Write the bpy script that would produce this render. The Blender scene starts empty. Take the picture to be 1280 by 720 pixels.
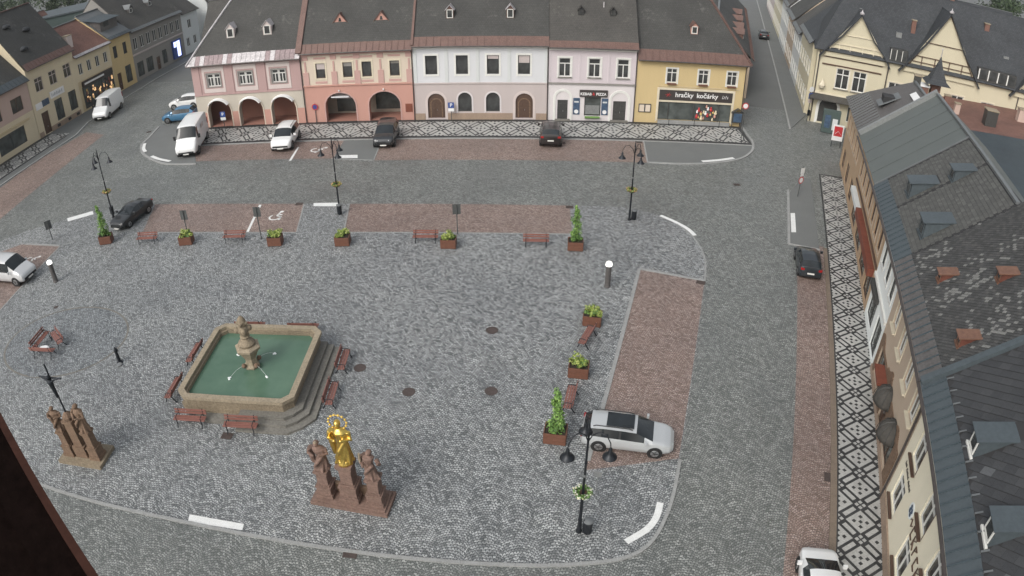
import bpy, bmesh, math, random
from mathutils import Vector, Matrix
from mathutils.geometry import tessellate_polygon
rnd = random.Random(7)
S = bpy.context.scene
COL = S.collection
R = math.radians
PI = math.pi

# ------------------------------------------------------------------ camera
HC = 28.0                                   # the camera looks out of a tower 28 m above the square
PITCH, FPX, K3 = 0.5609, 865.86, -0.0040
cam = bpy.data.cameras.new('camera')
cam.type = 'PANO'
cam.panorama_type = 'FISHEYE_LENS_POLYNOMIAL'
cam.sensor_fit = 'HORIZONTAL'
cam.sensor_width = 36.0
cam.sensor_height = 20.25
MM = 36.0 / 1280.0
cam.fisheye_polynomial_k0 = 0.0
cam.fisheye_polynomial_k1 = -1.0 / (FPX * MM)
cam.fisheye_polynomial_k2 = 0.0
cam.fisheye_polynomial_k3 = -K3 / (500 * MM) ** 3
cam.fisheye_polynomial_k4 = 0.0
cam.fisheye_fov = R(170)
cam.lens = 20.0
cam.clip_start = 0.05
cam.clip_end = 4000
camo = bpy.data.objects.new('camera', cam)
COL.objects.link(camo)
camo.location = (0, 0, HC)
camo.rotation_euler = (PI / 2 - PITCH, 0, 0)
S.camera = camo

# ------------------------------------------------------------------ light: overcast early morning
SUN_EL, SUN_AZ = R(42), R(216)
w = bpy.data.worlds.new('World')
S.world = w
w.use_nodes = True
nt = w.node_tree
bg = nt.nodes['Background']
sky = nt.nodes.new('ShaderNodeTexSky')
sky.sky_type = 'NISHITA'
sky.sun_disc = False
sky.sun_elevation = SUN_EL
sky.sun_rotation = SUN_AZ
sky.air_density = 1.6
sky.dust_density = 5.0
sky.ozone_density = 1.0
hsv = nt.nodes.new('ShaderNodeHueSaturation')        # cloud cover: the sky's blue greyed out
hsv.inputs['Saturation'].default_value = 0.30
nt.links.new(sky.outputs[0], hsv.inputs['Color'])
nt.links.new(hsv.outputs[0], bg.inputs[0])
bg.inputs[1].default_value = 0.105
sun = bpy.data.lights.new('sun', 'SUN')
sun.energy = 0.62
sun.angle = R(24)
sun.color = (1.0, 0.97, 0.92)
suno = bpy.data.objects.new('sun', sun)
COL.objects.link(suno)
suno.rotation_euler = (PI / 2 - SUN_EL, 0, PI - SUN_AZ)  # from behind the tower
S.view_settings.view_transform = 'Standard'
S.view_settings.look = 'None'
S.view_settings.exposure = 0.72
S.view_settings.gamma = 1.0
S.view_settings.use_curve_mapping = False

# ------------------------------------------------------------------ picture point -> point in the place
def ray(px, py):
    dx, dy = px - 640, py - 360
    r = math.hypot(dx, dy) + 1e-9
    th = r / FPX + K3 * (r / 500) ** 3
    cx, cy, cz = math.sin(th) * dx / r, -math.sin(th) * dy / r, math.cos(th)
    cp, sp = math.cos(PITCH), math.sin(PITCH)
    return Vector((cx, cz * cp + cy * sp, -cz * sp + cy * cp))
def G(px, py, z=0.0):
    d = ray(px, py)
    k = (z - HC) / d.z
    return Vector((d.x * k, d.y * k, z))

# ------------------------------------------------------------------ materials
MATS = {}
class NB:
    def __init__(s, name):
        s.m = bpy.data.materials.new(name)
        s.m.use_nodes = True
        s.t = s.m.node_tree
        s.b = s.t.nodes['Principled BSDF']
        MATS[name] = s.m
    def n(s, kind, **kw):
        o = s.t.nodes.new('ShaderNode' + kind)
        for k, v in kw.items():
            setattr(o, k, v)
        return o
    def put(s, sock, v):
        if hasattr(v, 'is_linked') or isinstance(v, bpy.types.NodeSocket):
            s.t.links.new(v, sock)
        elif isinstance(v, (tuple, list)):
            sock.default_value = tuple(v) + ((1.0,) if len(v) == 3 and len(sock.default_value) == 4 else ())
        else:
            sock.default_value = v
    def math(s, op, a, b=0.0, c=0.0):
        o = s.n('Math', operation=op)
        s.put(o.inputs[0], a); s.put(o.inputs[1], b); s.put(o.inputs[2], c)
        return o.outputs[0]
    def obj(s):
        return s.n('TexCoord').outputs['Object']
    def noise(s, vec, scale, detail=3.0, rough=0.55):
        o = s.n('TexNoise')
        s.put(o.inputs['Vector'], vec); o.inputs['Scale'].default_value = scale
        o.inputs['Detail'].default_value = detail; o.inputs['Roughness'].default_value = rough
        return o.outputs['Fac']
    def ramp(s, fac, stops):
        o = s.n('ValToRGB')
        e = o.color_ramp.elements
        while len(e) < len(stops): e.new(0.5)
        for k, (p, c) in zip(e, stops):
            k.position = p; k.color = tuple(c) + (1,)
        s.put(o.inputs[0], fac)
        return o.outputs[0]
    def mix(s, fac, a, b, blend='MIX'):
        o = s.n('Mix', data_type='RGBA', blend_type=blend)
        s.put(o.inputs[0], fac); s.put(o.inputs[6], a); s.put(o.inputs[7], b)
        return o.outputs[2]
    def bump(s, h, strength=0.3, dist=0.02):
        o = s.n('Bump')
        o.inputs['Strength'].default_value = strength; o.inputs['Distance'].default_value = dist
        s.put(o.inputs['Height'], h)
        s.t.links.new(o.outputs[0], s.b.inputs['Normal'])
    def out(s, col, rough=0.8, metal=0.0, **kw):
        s.put(s.b.inputs['Base Color'], col); s.put(s.b.inputs['Roughness'], rough)
        s.b.inputs['Metallic'].default_value = metal
        for k, v in kw.items(): s.put(s.b.inputs[k], v)
        return s.m
def sc(c, k): return tuple(min(1, max(0, x * k)) for x in c)

def plain(name, c, rough=0.7, metal=0.0, var=0.12, scale=2.0, bump=0.0, fine=None, streak=False, **kw):
    """one colour with soft wear: large blotches, fine grain and, on walls, faint vertical streaks"""
    b = NB(name)
    v = b.obj()
    if streak:
        mp = b.n('Mapping'); mp.inputs['Scale'].default_value = (1, 1, 0.12); b.put(mp.inputs[0], v); vv = mp.outputs[0]
    else: vv = v
    f = b.noise(vv, scale, 5.0, 0.6)
    col = b.ramp(f, [(0.25, sc(c, 1 - var)), (0.75, sc(c, 1 + var))])
    if fine:
        g = b.noise(v, fine, 2.0)
        col = b.mix(0.5, col, b.ramp(g, [(0.3, sc(c, 1 - var * 1.4)), (0.7, sc(c, 1 + var * 1.4))]))
    if bump: b.bump(b.noise(v, fine or scale * 6, 3.0), bump, 0.01)
    return b.out(col, rough, metal, **kw)

def cobble(name, cs, size=0.13, arc=1.55, joint=(0.045, 0.046, 0.044), tint=None, rough=0.62, k=1.0):
    """small setts laid in segmental arcs"""
    b = NB(name)
    v = b.obj()
    sep = b.n('SeparateXYZ'); b.put(sep.inputs[0], v)
    wob = b.noise(v, 0.35, 2.0)
    x = b.math('ADD', sep.outputs[0], b.math('MULTIPLY', wob, 0.9)); y = b.math('ADD', sep.outputs[1], b.math('MULTIPLY', wob, 0.7))
    q = b.math('DIVIDE', x, arc)
    colm = b.math('FLOOR', q)
    lx = b.math('MULTIPLY', b.math('SUBTRACT', b.math('SUBTRACT', q, colm), 0.5), arc)
    Rr = arc * 0.72
    hh = b.math('SQRT', b.math('SUBTRACT', Rr * Rr, b.math('MULTIPLY', lx, lx)))
    vv = b.math('DIVIDE', b.math('SUBTRACT', y, hh), size)
    uu = b.math('DIVIDE', b.math('MULTIPLY', b.math('ARCSINE', b.math('DIVIDE', lx, Rr)), Rr), size)
    row = b.math('FLOOR', vv)
    uu = b.math('ADD', uu, b.math('ADD', b.math('MULTIPLY', colm, 17.37), b.math('MULTIPLY', row, 0.5)))
    cmb = b.n('CombineXYZ'); b.put(cmb.inputs[0], uu); b.put(cmb.inputs[1], vv)
    vor = b.n('TexVoronoi', voronoi_dimensions='2D', feature='F1'); b.put(vor.inputs['Vector'], cmb.outputs[0])
    vor.inputs['Scale'].default_value = 1.0; vor.inputs['Randomness'].default_value = 0.32
    ved = b.n('TexVoronoi', voronoi_dimensions='2D', feature='DISTANCE_TO_EDGE'); b.put(ved.inputs['Vector'], cmb.outputs[0])
    ved.inputs['Scale'].default_value = 1.0; ved.inputs['Randomness'].default_value = 0.32
    sc2 = b.n('SeparateColor'); b.put(sc2.inputs[0], vor.outputs['Color'])
    stops = [(i / (len(cs) - 1) if len(cs) > 1 else 0, sc(c, k)) for i, c in enumerate(cs)]
    stone = b.ramp(sc2.outputs[0], stops)
    big = b.noise(v, 0.13, 4.0, 0.65)
    stone = b.mix(1.0, stone, b.ramp(big, [(0.28, (0.80, 0.81, 0.82)), (0.72, (1.10, 1.10, 1.08))]), 'MULTIPLY')
    mid = b.noise(v, 1.4, 4.0, 0.7)
    stone = b.mix(1.0, stone, b.ramp(mid, [(0.25, (0.80, 0.80, 0.79)), (0.75, (1.14, 1.14, 1.14))]), 'MULTIPLY')
    st = b.ramp(b.noise(v, 0.55, 6.0, 0.75), [(0.30, (0.72, 0.71, 0.69)), (0.42, (1, 1, 1))])
    stone = b.mix(0.8, stone, st, 'MULTIPLY')
    jm = b.ramp(ved.outputs['Distance'], [(0.05, (0, 0, 0)), (0.20, (1, 1, 1))])
    col = b.mix(jm, joint, stone)
    b.bump(jm, 0.55, 0.03)
    rg = b.ramp(big, [(0.3, (rough - 0.2,) * 3), (0.7, (rough + 0.12,) * 3)])
    return b.out(col, rg)

def glassy(name, c, rough=0.08, **kw):
    b = NB(name)
    f = b.noise(b.obj(), 0.7, 2.0)
    return b.out(b.ramp(f, [(0.3, sc(c, 0.6)), (0.7, sc(c, 1.5))]), rough, 0.0, **kw)

def roofing(name, cs, row=0.28, wid=0.30, rough=0.75, speck=None, amount=0.6, axis='XZ'):
    """small roof tiles too far off to tell apart: staggered courses with their own tones"""
    b = NB(name)
    v = b.obj()
    uvn = b.n('UVMap'); uvn.uv_map = 'UVMap'
    br = b.n('TexBrick'); b.put(br.inputs['Vector'], uvn.outputs[0])
    br.inputs['Scale'].default_value = 1.0; br.inputs['Brick Width'].default_value = wid; br.inputs['Row Height'].default_value = row
    br.inputs['Mortar Size'].default_value = 0.018; br.inputs['Mortar Smooth'].default_value = 0.4
    br.inputs['Color1'].default_value = tuple(cs[0]) + (1,); br.inputs['Color2'].default_value = tuple(cs[1]) + (1,)
    br.inputs['Mortar'].default_value = tuple(sc(cs[0], 0.62)) + (1,)
    big = b.noise(v, 0.25, 5.0, 0.65)
    col = b.mix(1.0, br.outputs['Color'], b.ramp(big, [(0.25, (0.72, 0.72, 0.72)), (0.75, (1.25, 1.25, 1.22))]), 'MULTIPLY')
    g = b.noise(v, 3.5, 5.0, 0.75)
    col = b.mix(1.0, col, b.ramp(g, [(0.25, (0.75, 0.75, 0.75)), (0.75, (1.22, 1.22, 1.22))]), 'MULTIPLY')
    if speck:
        s1 = b.noise(v, 2.3, 4.0, 0.7); s2 = b.noise(v, 0.35, 3.0)
        m = b.ramp(b.math('MULTIPLY', s1, s2), [(0.33, (0, 0, 0)), (0.40, (amount,) * 3)])
        col = b.mix(m, col, speck)
    b.bump(br.outputs['Fac'], 0.35, -0.02)
    return b.out(col, rough)

def emit(name, c, strength):
    b = NB(name)
    b.put(b.b.inputs['Emission Color'], c); b.b.inputs['Emission Strength'].default_value = strength
    return b.out(sc(c, 0.8), 0.4)

def foliage(name, c1, c2, c3=None):
    b = NB(name)
    g = b.n('NewGeometry')
    col = b.ramp(g.outputs['Random Per Island'], [(0.0, c1), (0.6, c2), (1.0, c3 or c2)])
    return b.out(col, 0.6, 0.0)

M = MATS
cobble('setts_plaza', [(0.14, 0.148, 0.152), (0.285, 0.297, 0.302), (0.375, 0.389, 0.394), (0.52, 0.534, 0.538)], 0.165, 1.7, joint=(0.048, 0.052, 0.055), rough=0.5)
cobble('setts_plaza_blue', [(0.115, 0.126, 0.135), (0.235, 0.252, 0.265), (0.31, 0.33, 0.345), (0.43, 0.45, 0.465)], 0.165, 1.3, joint=(0.045, 0.05, 0.055), rough=0.5)
cobble('setts_road', [(0.115, 0.123, 0.119), (0.185, 0.194, 0.188), (0.235, 0.245, 0.238), (0.34, 0.35, 0.34)], 0.16, 1.9, joint=(0.06, 0.065, 0.063), rough=0.5, k=1.12)
cobble('setts_red', [(0.19, 0.133, 0.115), (0.29, 0.208, 0.18), (0.35, 0.265, 0.235), (0.43, 0.345, 0.315)], 0.15, 1.7, joint=(0.085, 0.066, 0.058), rough=0.52, k=1.05)
cobble('mosaic_white', [(0.44, 0.44, 0.42), (0.55, 0.55, 0.53), (0.64, 0.64, 0.62)], 0.07, 1.1, joint=(0.34, 0.34, 0.33))
cobble('mosaic_dark', [(0.035, 0.037, 0.040), (0.052, 0.054, 0.058), (0.085, 0.087, 0.09)], 0.07, 1.1, joint=(0.02, 0.02, 0.02))
plain('asphalt', (0.135, 0.142, 0.140), 0.8, var=0.16, scale=0.4, fine=30, bump=0.2)
plain('asphalt_street', (0.125, 0.130, 0.128), 0.7, var=0.15, scale=0.25, fine=12, bump=0.2)
plain('kerbstone', (0.27, 0.275, 0.27), 0.75, var=0.22, scale=1.5, fine=14, bump=0.2)
plain('kerb_brown', (0.17, 0.135, 0.105), 0.8, var=0.22, scale=1.5, fine=14, bump=0.2)
plain('road_paint', (0.66, 0.67, 0.66), 0.7, var=0.16, scale=3, fine=18)
plain('cast_iron', (0.085, 0.066, 0.060), 0.6, 0.3, var=0.3, scale=6, bump=0.3)
plain('metal_black', (0.018, 0.021, 0.026), 0.42, 0.4, var=0.3, scale=5)
plain('wood_bench', (0.215, 0.095, 0.076), 0.5, var=0.25, scale=5, fine=30)
plain('wood_planter', (0.135, 0.058, 0.036), 0.6, var=0.28, scale=4, fine=30)
plain('soil', (0.03, 0.022, 0.016), 0.95, var=0.3, scale=12)
plain('sandstone', (0.215, 0.175, 0.122), 0.85, var=0.32, scale=1.6, fine=9, bump=0.5)
plain('sandstone_pale', (0.275, 0.23, 0.165), 0.85, var=0.28, scale=1.8, fine=10, bump=0.4)
plain('sandstone_red', (0.170, 0.110, 0.088), 0.85, var=0.34, scale=2.0, fine=10, bump=0.5)
plain('stone_brown', (0.165, 0.108, 0.072), 0.85, var=0.34, scale=2.2, fine=10, bump=0.5)
plain('stone_grey', (0.165, 0.158, 0.140), 0.85, var=0.3, scale=1.3, fine=9, bump=0.5)
plain('gold', (0.80, 0.54, 0.15), 0.34, 1.0, var=0.3, scale=5, fine=22)
plain('bronze_dark', (0.022, 0.026, 0.032), 0.45, 0.5, var=0.3, scale=6)
plain('shaded_wood', (0.006, 0.0035, 0.003), 1.0, var=0.4, scale=7, fine=40, bump=0.3, **{'Specular IOR Level': 0.03})  # near-black: the shade inside the tower is mixed into the wood colour
plain('brown_moulding', (0.040, 0.017, 0.012), 0.8, var=0.3, scale=9, fine=40, **{'Specular IOR Level': 0.1})
plain('white_trim', (0.66, 0.66, 0.63), 0.7, var=0.06, scale=2)
plain('cream_trim', (0.60, 0.54, 0.42), 0.75, var=0.10, scale=2)
plain('frame_white', (0.62, 0.62, 0.60), 0.5, var=0.06, scale=3)
plain('frame_brown', (0.085, 0.05, 0.035), 0.5, var=0.2, scale=5)
plain('frame_dark', (0.05, 0.05, 0.048), 0.45, var=0.2, scale=5)
plain('copper_red', (0.135, 0.080, 0.067), 0.55, 0.2, var=0.28, scale=1.3, fine=8)
plain('zinc_white', (0.42, 0.40, 0.41), 0.5, 0.2, var=0.35, scale=1.2, fine=5)
plain('zinc_stained', (0.22, 0.17, 0.175), 0.5, 0.2, var=0.35, scale=1.5, fine=5)
plain('metal_seam', (0.05, 0.068, 0.08), 0.6, 0.1)
plain('red_sheet', (0.12, 0.042, 0.028), 0.6, var=0.3, scale=4)
plain('tan_sheet', (0.15, 0.078, 0.052), 0.6, var=0.3, scale=4)
plain('plate_back', (0.085, 0.09, 0.09), 0.5, 0.2, var=0.15, scale=4)
plain('metal_blue', (0.066, 0.082, 0.092), 0.55, 0.1, var=0.14, scale=0.8, fine=5)
plain('metal_greygreen', (0.100, 0.113, 0.109), 0.55, 0.1, var=0.08, scale=0.5)
plain('metal_grey', (0.135, 0.145, 0.15), 0.5, 0.15, var=0.14, scale=1.0)
plain('metal_brown', (0.115, 0.108, 0.105), 0.55, 0.3, var=0.22, scale=1.5, fine=6)
plain('gutter', (0.075, 0.065, 0.062), 0.5, 0.3, var=0.2, scale=3)
glassy('pane', (0.048, 0.050, 0.050), 0.16)
glassy('pane_shop', (0.066, 0.075, 0.072), 0.14)
glassy('car_glass', (0.018, 0.022, 0.025), 0.05)
b = NB('water'); f = b.noise(b.obj(), 6.0, 3.0); b.bump(f, 0.18, 0.03)
b.out(b.ramp(b.noise(b.obj(), 0.5, 3.0), [(0.3, (0.066, 0.128, 0.088)), (0.7, (0.098, 0.168, 0.118))]), 0.14)
plain('foam', (0.75, 0.78, 0.78), 0.5, var=0.1)
roofing('slate_far', [(0.047, 0.047, 0.045), (0.054, 0.054, 0.052)], 0.26, 0.30, speck=(0.22, 0.22, 0.20), amount=0.22)
roofing('slate_brown', [(0.060, 0.057, 0.053), (0.068, 0.065, 0.061)], 0.26, 0.30, speck=(0.22, 0.22, 0.19), amount=0.25)
roofing('slate_black', [(0.030, 0.034, 0.040), (0.045, 0.049, 0.055)], 0.28, 0.3)
roofing('tile_orange', [(0.33, 0.105, 0.052), (0.42, 0.15, 0.08)], 0.3, 0.25)
roofing('tile_brown', [(0.15, 0.075, 0.06), (0.19, 0.10, 0.08)], 0.3, 0.25)
roofing('tarp_blue', [(0.038, 0.052, 0.062), (0.042, 0.056, 0.066)], 1.6, 4.0, rough=0.6)
plain('underlay', (0.03, 0.03, 0.032), 0.9, var=0.1)
for i, c in enumerate([(0.044, 0.047, 0.052), (0.050, 0.053, 0.058), (0.058, 0.061, 0.066), (0.105, 0.112, 0.120)]):
    plain('slate_near_%d' % i, sc(c, .8), 0.85, var=0.2, scale=3, fine=20)
for i, c in enumerate([(0.046, 0.047, 0.047), (0.060, 0.061, 0.061), (0.072, 0.072, 0.070), (0.17, 0.172, 0.165)]):
    plain('slate_lichen_%d' % i, c, 0.8, var=0.3, scale=4, fine=16)
for i, c in enumerate([(0.066, 0.067, 0.064), (0.074, 0.075, 0.071), (0.082, 0.083, 0.079), (0.094, 0.095, 0.09)]):
    plain('slate_grey_%d' % i, c, 0.75, var=0.2, scale=4, fine=16)
def wallm(n, c, var=0.07): return plain(n, c, 0.85, var=var, scale=0.9, fine=14, streak=True, bump=0.12)
wallm('w_pink', (0.40, 0.275, 0.265)); wallm('w_palepink', (0.55, 0.48, 0.46)); wallm('w_beige', (0.46, 0.42, 0.36)); wallm('w_salmon', (0.47, 0.262, 0.215))
wallm('w_creamlight', (0.58, 0.50, 0.41)); wallm('w_pinkpilaster', (0.47, 0.30, 0.27)); wallm('w_white', (0.58, 0.59, 0.61)); wallm('w_greypink', (0.46, 0.405, 0.395)); wallm('w_lilac', (0.55, 0.495, 0.52))
wallm('w_whitepink', (0.60, 0.565, 0.57)); wallm('w_yellow', (0.52, 0.405, 0.215)); wallm('w_yellowpale', (0.60, 0.52, 0.37)); wallm('w_ochre', (0.50, 0.41, 0.26)); wallm('w_grey', (0.24, 0.23, 0.215))
wallm('w_cream', (0.74, 0.69, 0.55)); wallm('w_tan', (0.44, 0.355, 0.275)); wallm('w_tandark', (0.40, 0.285, 0.185)); wallm('w_mint', (0.72, 0.75, 0.74)); wallm('w_nouveau', (0.53, 0.485, 0.36))
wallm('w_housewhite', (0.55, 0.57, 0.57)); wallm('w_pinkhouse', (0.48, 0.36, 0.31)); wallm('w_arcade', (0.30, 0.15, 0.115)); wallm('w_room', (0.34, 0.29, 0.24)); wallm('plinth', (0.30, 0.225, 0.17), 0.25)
wallm('brick_red', (0.17, 0.09, 0.07), 0.25); wallm('hall_green', (0.06, 0.085, 0.08))
foliage('leaf_lime', (0.11, 0.18, 0.03), (0.28, 0.35, 0.07), (0.46, 0.49, 0.18))
foliage('leaf_green', (0.05, 0.11, 0.026), (0.11, 0.22, 0.05), (0.20, 0.33, 0.085))
foliage('leaf_fresh', (0.07, 0.15, 0.03), (0.15, 0.28, 0.06), (0.26, 0.40, 0.11))
foliage('leaf_dark', (0.018, 0.035, 0.014), (0.040, 0.065, 0.026), (0.06, 0.088, 0.036))
foliage('petal', (0.42, 0.20, 0.10), (0.55, 0.42, 0.16), (0.45, 0.10, 0.09))
foliage('petal_white', (0.6, 0.6, 0.5), (0.7, 0.7, 0.62), (0.62, 0.6, 0.35))
plain('bark', (0.06, 0.05, 0.04), 0.9, var=0.3, scale=8)
plain('sign_blue', (0.035, 0.075, 0.26), 0.4, var=0.05); plain('sign_white', (0.72, 0.72, 0.72), 0.4, var=0.04); plain('sign_red', (0.45, 0.035, 0.04), 0.4, var=0.05)
plain('sign_dark', (0.045, 0.038, 0.036), 0.5, var=0.1); plain('galvanised', (0.28, 0.29, 0.29), 0.4, 0.5, var=0.15, scale=4)
plain('poster_blue', (0.05, 0.085, 0.14), 0.4, var=0.5, scale=3); plain('awning', (0.17, 0.05, 0.03), 0.7, var=0.2)
plain('parasol', (0.058, 0.054, 0.048), 0.85, var=0.25, scale=3)
plain('rubber', (0.012, 0.012, 0.012), 0.8); plain('alloy', (0.36, 0.37, 0.38), 0.3, 0.8, var=0.1); plain('plastic_black', (0.014, 0.015, 0.016), 0.5); plain('plate', (0.65, 0.65, 0.62), 0.5, var=0.03)
plain('lamp_clear', (0.55, 0.57, 0.58), 0.12, var=0.1); plain('lamp_red', (0.30, 0.015, 0.015), 0.2, var=0.1)
for n, c, mt in [('white', (0.72, 0.73, 0.73), 0.0), ('silver', (0.55, 0.56, 0.57), 0.2), ('pearl', (0.50, 0.52, 0.53), 0.3), ('black', (0.020, 0.022, 0.024), 0.2), ('graphite', (0.035, 0.038, 0.042), 0.3), ('maroon', (0.020, 0.016, 0.016), 0.2), ('blue', (0.055, 0.17, 0.30), 0.2), ('navy', (0.022, 0.028, 0.034), 0.2), ('pewter', (0.30, 0.31, 0.32), 0.5)]:
    plain('paint_' + n, c, 0.30, mt, var=0.03, scale=1, **{'Coat Weight': 0.6})
emit('glow_warm', (1.0, 0.62, 0.30), 0.45); emit('glow_white', (1.0, 0.98, 0.93), 1.3); emit('glow_blue', (0.55, 0.62, 1.0), 1.3)

# ------------------------------------------------------------------ mesh building
def link(o, parent=None, **kw):
    COL.objects.link(o)
    if parent is not None: o.parent = parent
    for k, v in kw.items():
        if v is not None: o[k] = v
    return o
def empty(name, loc, rz=0.0, label=None, category=None, group=None):
    o = bpy.data.objects.new(name, None)
    o.location = loc; o.rotation_euler = (0, 0, rz); o.empty_display_size = 0.3
    return link(o, None, label=label, category=category, group=group)
def child(name, me, parent, loc=(0, 0, 0), rz=0.0, **kw):
    o = bpy.data.objects.new(name, me)
    o.location = loc; o.rotation_euler = (0, 0, rz)
    return link(o, parent, **kw)
def tree_copy(o, parent=None, loc=None, rz=None, label=None):
    c = o.copy(); COL.objects.link(c); c.parent = parent
    if loc is not None: c.location = loc
    if rz is not None: c.rotation_euler = (0, 0, rz)
    if label: c['label'] = label
    for ch in list(o.children): tree_copy(ch, c)
    return c

class MB:
    def __init__(s): s.v = []; s.f = []; s.mi = []; s.uv = {}; s.cur = 0
    def add(s, vs, fs):
        o = len(s.v); s.v += [tuple(p) for p in vs]
        for f in fs: s.f.append([i + o for i in f]); s.mi.append(s.cur)
        return s
    def box(s, x0, y0, z0, x1, y1, z1):
        return s.add([(x0, y0, z0), (x1, y0, z0), (x1, y1, z0), (x0, y1, z0), (x0, y0, z1), (x1, y0, z1), (x1, y1, z1), (x0, y1, z1)],
                     [(0, 3, 2, 1), (4, 5, 6, 7), (0, 1, 5, 4), (1, 2, 6, 5), (2, 3, 7, 6), (3, 0, 4, 7)])
    def beam(s, a, b, wd, ht=None, up=(0, 0, 1)):
        a, b = Vector(a), Vector(b); d = (b - a).normalized(); up = Vector(up)
        if abs(d.dot(up)) > 0.98: up = Vector((0, 1, 0))
        r = d.cross(up).normalized(); u = r.cross(d); ht = ht or wd
        vs = [p + r * (i * wd / 2) + u * (j * ht / 2) for p in (a, b) for i, j in ((-1, -1), (1, -1), (1, 1), (-1, 1))]
        return s.add(vs, [(0, 1, 2, 3), (7, 6, 5, 4), (0, 4, 5, 1), (1, 5, 6, 2), (2, 6, 7, 3), (3, 7, 4, 0)])
    def tube(s, pts, rad, n=8, cap=True):
        pts = [Vector(p) for p in pts]; rs = rad if isinstance(rad, (list, tuple)) else [rad] * len(pts)
        o = len(s.v); ref = None
        for i, p in enumerate(pts):
            d = (pts[min(i + 1, len(pts) - 1)] - pts[max(i - 1, 0)]).normalized()
            if ref is None: ref = Vector((1, 0, 0)) if abs(d.x) < 0.9 else Vector((0, 1, 0))
            r = (ref - d * ref.dot(d)).normalized(); u = d.cross(r); ref = r
            for k in range(n):
                a = 2 * PI * k / n; s.v.append(tuple(p + (r * math.cos(a) + u * math.sin(a)) * rs[i]))
        for i in range(len(pts) - 1):
            for k in range(n):
                s.f.append([o + i * n + k, o + i * n + (k + 1) % n, o + (i + 1) * n + (k + 1) % n, o + (i + 1) * n + k]); s.mi.append(s.cur)
        if cap:
            s.f.append([o + k for k in range(n)][::-1]); s.mi.append(s.cur)
            s.f.append([o + (len(pts) - 1) * n + k for k in range(n)]); s.mi.append(s.cur)
        return s
    def lathe(s, prof, n=16, c=(0, 0, 0), sx=1.0, sy=1.0, rot=0.0):
        o = len(s.v)
        for r, z in prof:
            for k in range(n):
                a = 2 * PI * k / n + rot; s.v.append((c[0] + r * math.cos(a) * sx, c[1] + r * math.sin(a) * sy, c[2] + z))
        for i in range(len(prof) - 1):
            for k in range(n):
                s.f.append([o + i * n + k, o + i * n + (k + 1) % n, o + (i + 1) * n + (k + 1) % n, o + (i + 1) * n + k]); s.mi.append(s.cur)
        s.f.append([o + k for k in range(n)][::-1]); s.mi.append(s.cur)
        s.f.append([o + (len(prof) - 1) * n + k for k in range(n)]); s.mi.append(s.cur)
        return s
    def prism(s, poly, z0, z1, top=True, bottom=True):
        n = len(poly); o = len(s.v)
        a = sum(poly[i][0] * poly[(i + 1) % n][1] - poly[(i + 1) % n][0] * poly[i][1] for i in range(n))
        if a < 0: poly = list(poly)[::-1]
        s.v += [(p[0], p[1], z0) for p in poly] + [(p[0], p[1], z1) for p in poly]
        if bottom: s.f.append([o + i for i in range(n)][::-1]); s.mi.append(s.cur)
        if top: s.f.append([o + n + i for i in range(n)]); s.mi.append(s.cur)
        for i in range(n):
            j = (i + 1) % n; s.f.append([o + i, o + j, o + n + j, o + n + i]); s.mi.append(s.cur)
        return s
    def quad(s, *p): return s.add(p, [tuple(range(len(p)))])
    def slab(s, pts, th):
        """a flat polygon given a thickness below it"""
        pts = [Vector(p) for p in pts]; n = len(pts)
        nn = (pts[1] - pts[0]).cross(pts[2] - pts[0]).normalized()
        if nn.z < 0: pts = pts[::-1]; nn = -nn
        lo = [p - nn * th for p in pts]
        return s.add(pts + lo, [tuple(range(n)), tuple(range(2 * n - 1, n - 1, -1))] + [(n + i, n + (i + 1) % n, (i + 1) % n, i) for i in range(n)])
    def ball(s, c, r, n=10, m=7, sz=1.0):
        return s.lathe([(max(0.001, r * math.sin(PI * i / m)), -r * sz * math.cos(PI * i / m)) for i in range(m + 1)], n, c)
    def wall(s, x0, x1, z0, z1, holes=(), y=0.0, depth=0.25):
        """upright wall sheet facing -y with openings and their reveals"""
        loops = [[(x0, z0), (x1, z0), (x1, z1), (x0, z1)]] + [list(h) for h in holes]
        flat = [p for l in loops for p in l]
        tris = tessellate_polygon([[Vector((p[0], p[1], 0)) for p in l] for l in loops])
        o = len(s.v); s.v += [(p[0], y, p[1]) for p in flat]
        for t in tris:
            a, b2, c = [flat[i] for i in t]
            ar = (b2[0] - a[0]) * (c[1] - a[1]) - (c[0] - a[0]) * (b2[1] - a[1])
            if abs(ar) < 1e-9: continue
            s.f.append([o + i for i in (t if ar > 0 else t[::-1])]); s.mi.append(s.cur)
        for h in holes:
            n = len(h)
            for i in range(n):
                a, c = h[i], h[(i + 1) % n]
                s.add([(a[0], y, a[1]), (c[0], y, c[1]), (c[0], y + depth, c[1]), (a[0], y + depth, a[1])], [(0, 1, 2, 3)])
        return s
    def mesh(s, name, mats, smooth=False, uv=None):
        me = bpy.data.meshes.new(name)
        me.from_pydata(s.v, [], s.f)
        mats = mats if isinstance(mats, (list, tuple)) else [mats]
        for m in mats: me.materials.append(MATS[m])
        if len(mats) > 1: me.polygons.foreach_set('material_index', s.mi)
        if smooth: me.polygons.foreach_set('use_smooth', [True] * len(s.f)); 
        if smooth and smooth is not True:
            me.set_sharp_from_angle(angle=R(smooth))
        if uv:
            l = me.uv_layers.new(name='UVMap')
            for p in me.polygons:
                nz = p.normal; a = Vector((0, 0, 1)).cross(nz)
                a = a.normalized() if a.length > 0.05 else Vector((1, 0, 0)); c = nz.cross(a)
                for li in p.loop_indices:
                    co = me.vertices[me.loops[li].vertex_index].co; l.data[li].uv = (co.dot(a), co.dot(c))
        me.update()
        return me
    def build(s, name, mats, parent=None, loc=(0, 0, 0), rz=0.0, smooth=False, uv=None, **kw):
        return child(name, s.mesh(name, mats, smooth, uv), parent, loc, rz, **kw)

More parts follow.
